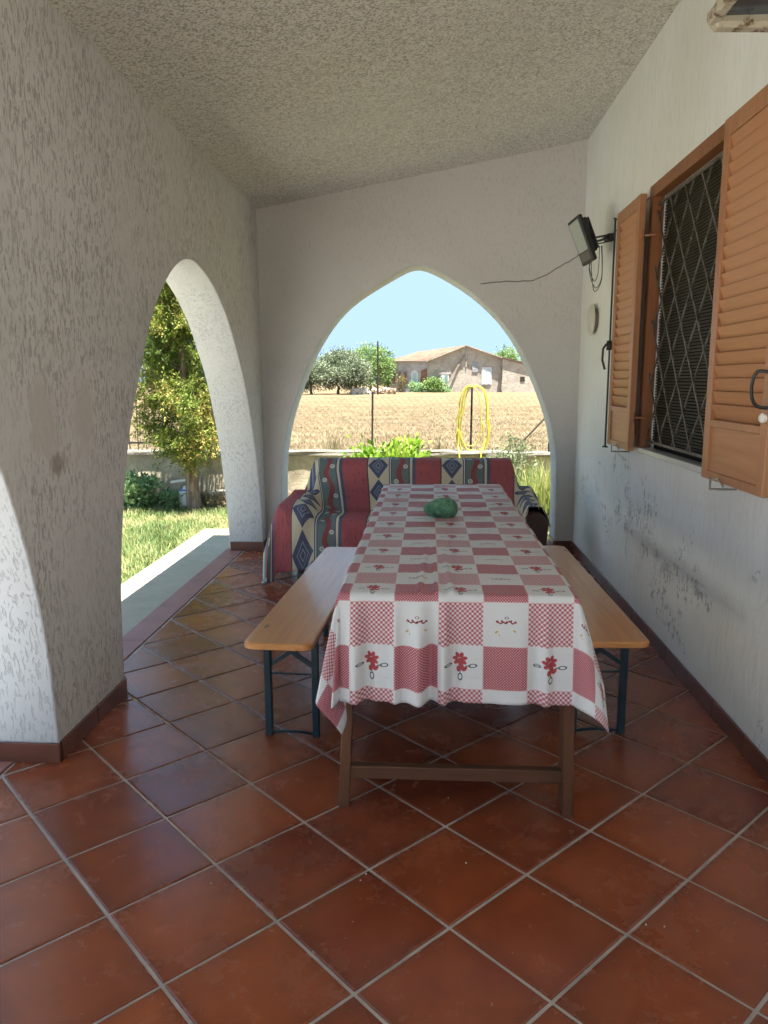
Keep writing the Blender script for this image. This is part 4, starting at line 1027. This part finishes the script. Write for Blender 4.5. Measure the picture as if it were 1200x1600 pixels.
# blades
def blades(n, xf, h, w, tint, lean=.35, g=rng):
    x, y, z = xf(n); p = np.stack([x, y, z], 1); a = g.uniform(0, 2 * math.pi, n); hh = np.clip(h * g.uniform(.5, 1.35, n), .01, None)
    ln = np.abs(g.normal(size=n)) * lean; s_ = np.stack([np.cos(a + 1.57), np.sin(a + 1.57), np.zeros(n)], 1) * np.broadcast_to(w, (n,))[:, None]
    d1 = np.stack([np.cos(a) * ln * .35, np.sin(a) * ln * .35, np.ones(n) * .55], 1) * hh[:, None]; d2 = np.stack([np.cos(a) * ln, np.sin(a) * ln, np.full(n, .95)], 1) * hh[:, None]
    V_ = np.stack([p - s_, p + s_, p + d1 + s_ * .7, p + d1 - s_ * .7, p + d2], 1).reshape(-1, 3); k = np.arange(n)[:, None] * 5
    F_ = np.concatenate([np.concatenate([k, k + 1, k + 2], 1), np.concatenate([k, k + 2, k + 3], 1), np.concatenate([k + 3, k + 2, k + 4], 1)])
    return V_, F_, np.concatenate([tint(x, y, n)] * 3)
def nz(x, y, sc, s): return np.array([noise.noise((a * sc, b_ * sc, s)) for a, b_ in zip(x, y)])
def xf_lawn(n):
    x = -7.0 + rng.random(n) ** .75 * 4.68; y = rng.uniform(4.4, 9.95, n); return x, y, np.full(n, GZ - .01)
n = 62000
v, f, a = blades(n, xf_lawn, .075, .0035, lambda x, y, n: np.clip(.42 + .8 * nz(x, y, 1.6, 2) + .5 * nz(x, y, 5, 4) + rng.normal(size=n) * .22 + np.clip((y - 8.9) * .35, 0, .35), 0, 1), .8)
o = mk('lawn_grass', v, f, m_grass, attr=a, kind='stuff'); tag(o, 'short patchy green grass outside the left arch', 'grass')
def xf_l2(n): return rng.uniform(-2.3, 3.5, n), rng.uniform(7.3, 9.9, n), np.full(n, GZ - .01)
v, f, a = blades(14000, xf_l2, .09, .004, lambda x, y, n: np.clip(.5 + .4 * nz(x, y, 1.3, 2) + rng.normal(size=n) * .2, 0, 1), .8)
o = mk('lawn_grass', v, f, m_grass, attr=a, kind='stuff'); tag(o, 'green and dry grass between the porch and the garden wall', 'grass')
def xf_w(n): return rng.uniform(-7, -1.6, n), 9.55 + rng.random(n) * .4, np.full(n, GZ - .01)
v, f, a = blades(5200, xf_w, .17, .004, lambda x, y, n: np.clip(rng.normal(size=n) * .25 + .5, 0, 1), .45)
o = mk('dry_grass', v, f, m_straw, attr=a, kind='stuff'); tag(o, 'dry yellow grass along the foot of the garden wall', 'dry grass')
# reeds on the right
rd = thing('reed_clump', 'tall arching yellow-green grass clump behind the right armrest of the sofa', 'tall grass', (1.35, 8.35, GZ))
def xf_r(n):
    a = rng.uniform(0, 6.28, n); r = rng.random(n) ** .6 * .30; return 1.32 + r * np.cos(a) * 1.25, 8.35 + r * np.sin(a), np.full(n, GZ - .01)
v, f, a = blades(1500, xf_r, .62, .0045, lambda x, y, n: np.clip(rng.normal(size=n) * .27 + .5, 0, 1), .38); mk('blade_tuft', v, f, m_reed, rd, attr=a)
# stubble of the field
def xf_f(n):
    t = rng.random(n) ** 1.7; y = 10.4 + 34 * t; x = (rng.random(n) * 2 - 1) * (2.6 + (y - 10) * .42) - (y - 10) * .11 - .9 ; 
    z = -.05 + np.array([.09 * noise.noise((a * .55, b_ * .55, 0)) + .045 * noise.noise((a * 1.65, b_ * 1.65, 5)) for a, b_ in zip(x, y)]); return x, y, z - .01
v, f, a = blades(90000, xf_f, .085, .006, lambda x, y, n: np.clip(.55 + .5 * nz(x, y, .5, 9) + rng.normal(size=n) * .22, 0, 1), 1.6)
o = mk('straw_stubble', v, f, m_straw, attr=a, kind='stuff'); tag(o, 'dry golden straw stubble covering the field beyond the fence', 'straw')
# dry thistles near the fence
def xf_t(n):
    k = rng.integers(0, 9, n); X = np.array([-2.0, -1.6, -1.35, -1.1, -.2, .15, .9, -1.8, 1.3]); Y = np.array([11.4, 12, 11, 13, 12.2, 14, 11.5, 14.5, 12.5])
    return X[k] + rng.normal(size=n) * .10, Y[k] + rng.normal(size=n) * .10, np.full(n, -.05)
v, f, a = blades(700, xf_t, .50, .005, lambda x, y, n: np.clip(rng.normal(size=n) * .2 + .2, 0, 1), .45)
m_dryw = leafmat('dry_thistle', [(.10, .085, .04), (.20, .17, .07), (.30, .24, .12)], .1)
o = mk('dry_thistles', v, f, m_dryw, attr=a, kind='stuff'); tag(o, 'tall dry brownish weeds standing just beyond the chain-link fence', 'weeds')

# canister and cement block by the conifer
cn = thing('canister', 'white and blue plastic canister with a square handle frame beside the conifer', 'canister', (-3.10, 9.45, GZ))
b = B(); b.lathe([(.0, 0), (.085, 0), (.095, .03), (.095, .17), (.08, .225), (.035, .25), (.03, .28), (0, .28)], (-3.10, 9.45, GZ), 18); b.build('body', m_white, cn, smooth=True)
m_blue = Mat('blue_label', (.12, .22, .5), .5); b = B(); b.lathe([(.078, .195), (.0832, .205), (.079, .232), (.055, .245)], (-3.10, 9.45, GZ), 18); b.build('band', m_blue, cn)
b = B(); b.bar((-3.31, 9.5, .155), (-3.09, 9.5, .185), .03, .03, c=.004); b.bar((-3.09, 9.5, .185), (-3.085, 9.5, .05), .03, .03, c=.004); b.build('handle', m_white, cn)
b = B(); b.box(-2.86, -2.55, 9.62, 9.80, GZ - .02, .02, .012); tag(b.build('cement_block', m_conc), 'pale cement block lying right of the conifer trunk', 'block')

# ============================================================ FARMHOUSE
fh = thing('farmhouse', 'old rendered farmhouse with a low tiled roof beyond the field', 'farmhouse', (2, 95, -.1))
def slab(name, P, mat, parent, th=.3, d=(0, 1, 0), **k):
    n = len(P); d = Vector(d) * th; v = [Vector(p) for p in P] + [Vector(p) + d for p in P]
    f = [tuple(range(n)), tuple(range(2 * n - 1, n - 1, -1))] + [(i, i + n, (i + 1) % n + n, (i + 1) % n) for i in range(n)]
    return mk(name, v, f, mat, parent, **k)
A0, A1, AP = (-.1, 95.0), (9.0, 95.0), (4.6, 95.0)
slab('gable_wall', [(-.1, 95, -.2), (9.0, 95, -.2), (9.0, 95, 4.08), (4.62, 95, 5.56), (-.1, 95, 3.74)], m_hgable, fh, .5)
fx0, fy0 = -4.95, 97.2
def FP(t, z, o=0): return (-.1 + (fx0 + .1) * t - .0, 95 + (fy0 - 95) * t - o, z)     # along the facade, t 0..1
slab('facade_wall', [FP(0, -.2), FP(0, 3.5), FP(1, 3.62), FP(1, -.2)], m_hfac, fh, .5)
slab('brick_patch', [FP(.01, .5, .03), FP(.01, 2.9, .03), FP(.16, 2.6, .03), FP(.2, .4, .03)], m_hpatch, fh, .05)
slab('plinth', [FP(.0, -.2, .06), FP(.0, .45, .06), FP(.62, .75, .06), FP(.62, -.2, .06)], m_hblue, fh, .08)
slab('cornice', [FP(-.02, 3.5, .15), FP(-.02, 3.72, .15), FP(1.02, 3.84, .15), FP(1.02, 3.62, .15)], m_hfac, fh, .3)
slab('back_wall', [(fx0, 118, -.2), (9, 118, -.2), (9, 118, 3.5), (fx0, 118, 3.5)], m_hgable, fh, .4)
slab('side_wall', [(9.0, 95.5, -.2), (9.0, 118, -.2), (9.0, 118, 3.6), (9.0, 95.5, 3.9)], m_hgable, fh, .4, (-1, 0, 0))
slab('side_wall', [(fx0, fy0 + .3, -.2), (fx0, 118, -.2), (fx0, 118, 3.5), (fx0, fy0 + .3, 3.6)], m_hgable, fh, .4, (1, 0, 0))
# roof slopes as rows of canal tiles
def roofslope(a, b_, c, d, name='roof'):
    """a-b eave, d-c ridge; ridged surface"""
    a, b_, c, d = map(Vector, (a, b_, c, d)); n = 70; V_, F_ = [], []
    for j in (0, 1):
        for i in range(n + 1):
            t = i / n; p = (a.lerp(b_, t)) if j == 0 else (d.lerp(c, t)); V_.append(tuple(p + Vector((0, 0, .05 * (i % 2)))))
    for i in range(n): F_.append((i, i + 1, n + 2 + i, n + 1 + i))
    return mk(name, V_, F_, m_roof, fh)
RA = (4.62, 94.85, 5.60); RB = (-1.4, 107, 5.30)
roofslope((fx0 - .25, fy0 - .3, 3.80), (-.25, 94.75, 3.72), RA, RB)
roofslope((fx0 - .25, 118, 3.7), (fx0 - .25, fy0 - .3, 3.80), RB, (-1.4, 112, 5.3))
roofslope((9.2, 94.8, 4.05), (9.2, 118, 4.0), (-1.4, 112, 5.3), RA)
for (p0, p1) in (((-.25, 94.8, 3.70), RA), (RA, (9.1, 94.8, 4.05))):
    q = B(); q.bar(p0, (p1[0], 94.8, p1[2]), .45, .12); q.build('verge_tiles', m_hgable, fh)
slab('chimney', [(4.58, 94.9, 3.0), (4.70, 94.9, 3.0), (4.70, 94.9, 5.3), (4.58, 94.9, 5.3)], m_hgable, fh, .1)
slab('diagonal_strip', [(1.6, 94.6, -.2), (1.9, 94.6, -.2), (4.5, 94.95, 4.4), (4.3, 94.95, 4.5)], farplaster('grey_patch', (.30, .26, .22), (.24, .20, .165)), fh, .04)  # thin greyer strip slanting across the gable
q = slab('door', [(1.55, 94.93, -.1), (2.55, 94.93, -.1), (2.55, 94.93, 2.15), (1.55, 94.93, 2.15)], m_whitewood, fh, .06)
slab('door_leaf', [(2.02, 94.9, -.05), (2.42, 94.9, -.05), (2.42, 94.9, 2.0), (2.02, 94.9, 2.0)], m_teal, q, .03); slab('door_leaf', [(1.68, 94.9, .9), (1.97, 94.9, .9), (1.97, 94.9, 2.0), (1.68, 94.9, 2.0)], m_paleblue, q, .03)
slab('door_head', [(1.3, 94.9, 2.15), (2.8, 94.9, 2.15), (2.8, 94.9, 2.4), (1.3, 94.9, 2.4)], m_hfac, fh, .1)
q = slab('window', [(6.55, 94.93, .85), (7.75, 94.93, .85), (7.75, 94.93, 2.95), (6.55, 94.93, 2.95)], m_whitewood, fh, .06)
for x in (6.65, 7.2): slab('pane', [(x, 94.9, .95), (x + .45, 94.9, .95), (x + .45, 94.9, 2.8), (x, 94.9, 2.8)], m_paleblue, q, .03)
slab('niche', [(5.4, 94.93, 2.4), (6.1, 94.93, 2.4), (6.1, 94.93, 3.4), (5.8, 94.93, 3.6), (5.4, 94.93, 3.45)], m_hblue, fh, .05)
# facade openings
def fac(name, t0, t1, z0, z1, mat, par=fh, o=.05, arch=False):
    P = [FP(t0, z0, o), FP(t0, z1, o)] + ([FP(t0 + (t1 - t0) * .25, z1 + .35, o), FP(t0 + (t1 - t0) * .75, z1 + .35, o)] if arch else []) + [FP(t1, z1, o), FP(t1, z0, o)]
    return slab(name, P, mat, par, .05)
q = fac('door', .24, .42, .0, 2.3, m_whitewood, arch=True); fac('door_leaf', .28, .38, .1, 2.3, m_paleblue, q, .09)
for t in (.52, .66, .82):
    q = fac('window', t, t + .11, .9, 2.6, m_hblue); fac('pane', t + .02, t + .09, 1.0, 2.5, m_hpatch, q, .09)
# wing
wg = thing('farm_wing', 'low lean-to barn wing with a small square opening on the farmhouse right', 'barn', (12, 94.5, -.1))
slab('wall', [(9.02, 94.4, -.2), (17, 94.4, -.2), (17, 94.4, 1.9), (9.02, 94.4, 4.0)], farplaster('wing_plaster', (.50, .45, .39), (.39, .34, .29)), wg, .4)
slab('roof', [(9.02, 94.2, 4.02), (17.2, 94.2, 1.9), (17.2, 105, 2.1), (9.02, 105, 4.2)], m_roof, wg, .18, (0, 0, 1))
slab('window', [(11.2, 94.36, 1.2), (11.75, 94.36, 1.2), (11.75, 94.36, 1.8), (11.2, 94.36, 1.8)], m_hdark, wg, .03)
slab('side_wall', [(16.9, 94.8, -.2), (16.9, 105, -.2), (16.9, 105, 1.9), (16.9, 94.8, 1.9)], m_hgable, wg, .3, (-1, 0, 0))
# pole
b = B(); b.tube([(-5.27, 80, -.2), (-5.24, 80, 5.43)], [.11, .075], 8); tag(b.build('utility_pole', m_post), 'thin dark utility pole standing left of the farmhouse', 'pole')
# stone heap
def heap(x0, x1, y, h, mat, seed, name, label, cat):
    g = random.Random(seed); b = B()
    for k in range(26):
        x = g.uniform(x0, x1); s = g.uniform(.2, .45); bm = bmesh.new(); bmesh.ops.create_icosphere(bm, subdivisions=1, radius=s)
        v = [(x + q.co.x * g.uniform(.9, 1.3), y + q.co.y, g.uniform(-.1, h) * .5 + q.co.z * .8) for q in bm.verts]; f = [tuple(q.index for q in p.verts) for p in bm.faces]; b.add(v, f); bm.free()
    tag(b.build(name, mat, kind='stuff'), label, cat)
heap(-8.1, -6.3, 82, 1.0, farplaster('pale_stone', (.62, .60, .54), (.45, .42, .36)), 5, 'stone_heap', 'heap of pale stones at the field edge below the trees', 'stones')
heap(-6.2, -3.9, 84, .9, farplaster('tan_stone', (.36, .28, .20), (.28, .20, .14)), 6, 'rubble_heap', 'brownish rubble heap between the utility pole and the farmhouse', 'rubble')
# far trees
def far_tree(label, x, y, w, h, mat, seed, zlow=.15, grp=None, ncl=90):
    t = thing('tree', label, 'tree', (x, y, -.1), grp)
    trunk_mesh((x, y, -.15), (x + .2, y, h * .7), .16, .05, .12, 4, w * .35, seed, .3).build('trunk', m_bark, t)
    k = []
    g = np.random.default_rng(seed)
    for q in range(5):
        cx = x + g.uniform(-.45, .45) * w * .6; cz = h * g.uniform(.45, .68); k.append(clump_crown((cx, y + g.uniform(-.4, .4) * w * .5, cz), (w * .30, w * .30, h * .30), ncl // 4, 42, .55, .28, .05, .25, seed=seed * 7 + q, hollow=.35))
    k.append(clump_crown((x, y, h * (zlow + 1) / 2), (w * .5, w * .42, h * (1 - zlow) / 2), ncl, 42, .6, .28, .05, .25, seed=seed, hollow=.5))
    v, f, a = join(k); mk('crown', v, f, mat, t, attr=a); return t
far_tree('grey-green olive tree, lowest and leftmost in the back arch', -12.6, 82, 4.6, 3.6, m_olive, 31, .16)
far_tree('large silvery olive tree, tallest of the grey-green ones beyond the field', -9.9, 84, 4.6, 4.9, m_olive, 32, .1, None, 120)
far_tree('silvery olive tree just right of the tallest one', -7.9, 82.5, 3.2, 4.1, m_olive, 33, .12)
far_tree('fresh green leafy tree behind the olives, left of the utility pole', -6.9, 90, 5.2, 5.5, m_dkgreen, 34, .08, None, 120)
far_tree('small dark green tree between the utility pole and the farmhouse', -5.2, 98, 2.4, 4.4, m_dkgreen, 35, .1)
far_tree('green tree rising behind the barn wing roof', 11.8, 118, 5.5, 6.3, m_dkgreen, 36, .1, None, 120)
far_tree('olive tree further left, hidden behind the left pier of the back arch', -17.0, 84, 4.2, 4.4, m_olive, 37, .12)
for k, (x, y, w, h) in enumerate(((-24, 70, 5, 5.2), (-29, 66, 5, 5), (-35, 68, 6, 6), (-21.5, 64, 4, 4.2))):
    far_tree(['green tree far off behind the railing, first from the right', 'green tree far off behind the railing, second from the right', 'green tree far off behind the railing, last on the left', 'small olive far off behind the railing'][k], x, y, w, h, m_dkgreen if k < 3 else m_olive, 50 + k, .1)
bush('farm_shrub', 'green shrub growing against the farmhouse gable left of its door', 'shrub', (.75, 94.2, .75), (1.25, .6, .95), m_dkgreen, 90, 30, .5, .26, .06, 41)
bush('farm_shrub', 'potted green plant by the farmhouse front corner', 'shrub', (-1.05, 94.8, .5), (.40, .4, .65), m_weed, 30, 24, .35, .2, .05, 42)
bush('farm_shrub', 'small plants in front of the farmhouse front door', 'shrub', (-1.9, 95.2, .5), (.35, .4, .7), m_weed, 24, 24, .3, .2, .05, 43)
bush('farm_shrub', 'dark bare shrub against the farmhouse front wall', 'shrub', (-3.4, 95.8, .9), (.45, .4, 1.1), m_dryw, 30, 24, .35, .2, .035, 44)
bush('farm_shrub', 'low green plant beside the farmhouse gable door', 'shrub', (2.2, 94.5, .2), (.45, .4, .35), m_weed, 24, 24, .3, .2, .05, 45)

# small debris on the tiles
b = B(); g = random.Random(4)
for (x, y) in ((.09, 2.42), (.13, 2.05), (-.62, 1.95), (.98, 2.9), (-1.2, 3.1), (.62, 1.85), (-.95, 4.2), (-.2, 2.0), (1.1, 3.6), (-1.33, 3.15)):
    for k in range(g.randint(1, 3)):
        xx, yy, a_ = x + g.uniform(-.03, .03), y + g.uniform(-.03, .03), g.uniform(0, 3); l = g.uniform(.002, .005)
        b.bar((xx, yy, .0028), (xx + l * math.cos(a_), yy + l * math.sin(a_), .0032), .0035, .0025)
o = b.build('floor_crumbs', m_white, kind='stuff'); tag(o, 'tiny pale crumbs and specks scattered on the terracotta floor', 'crumbs')
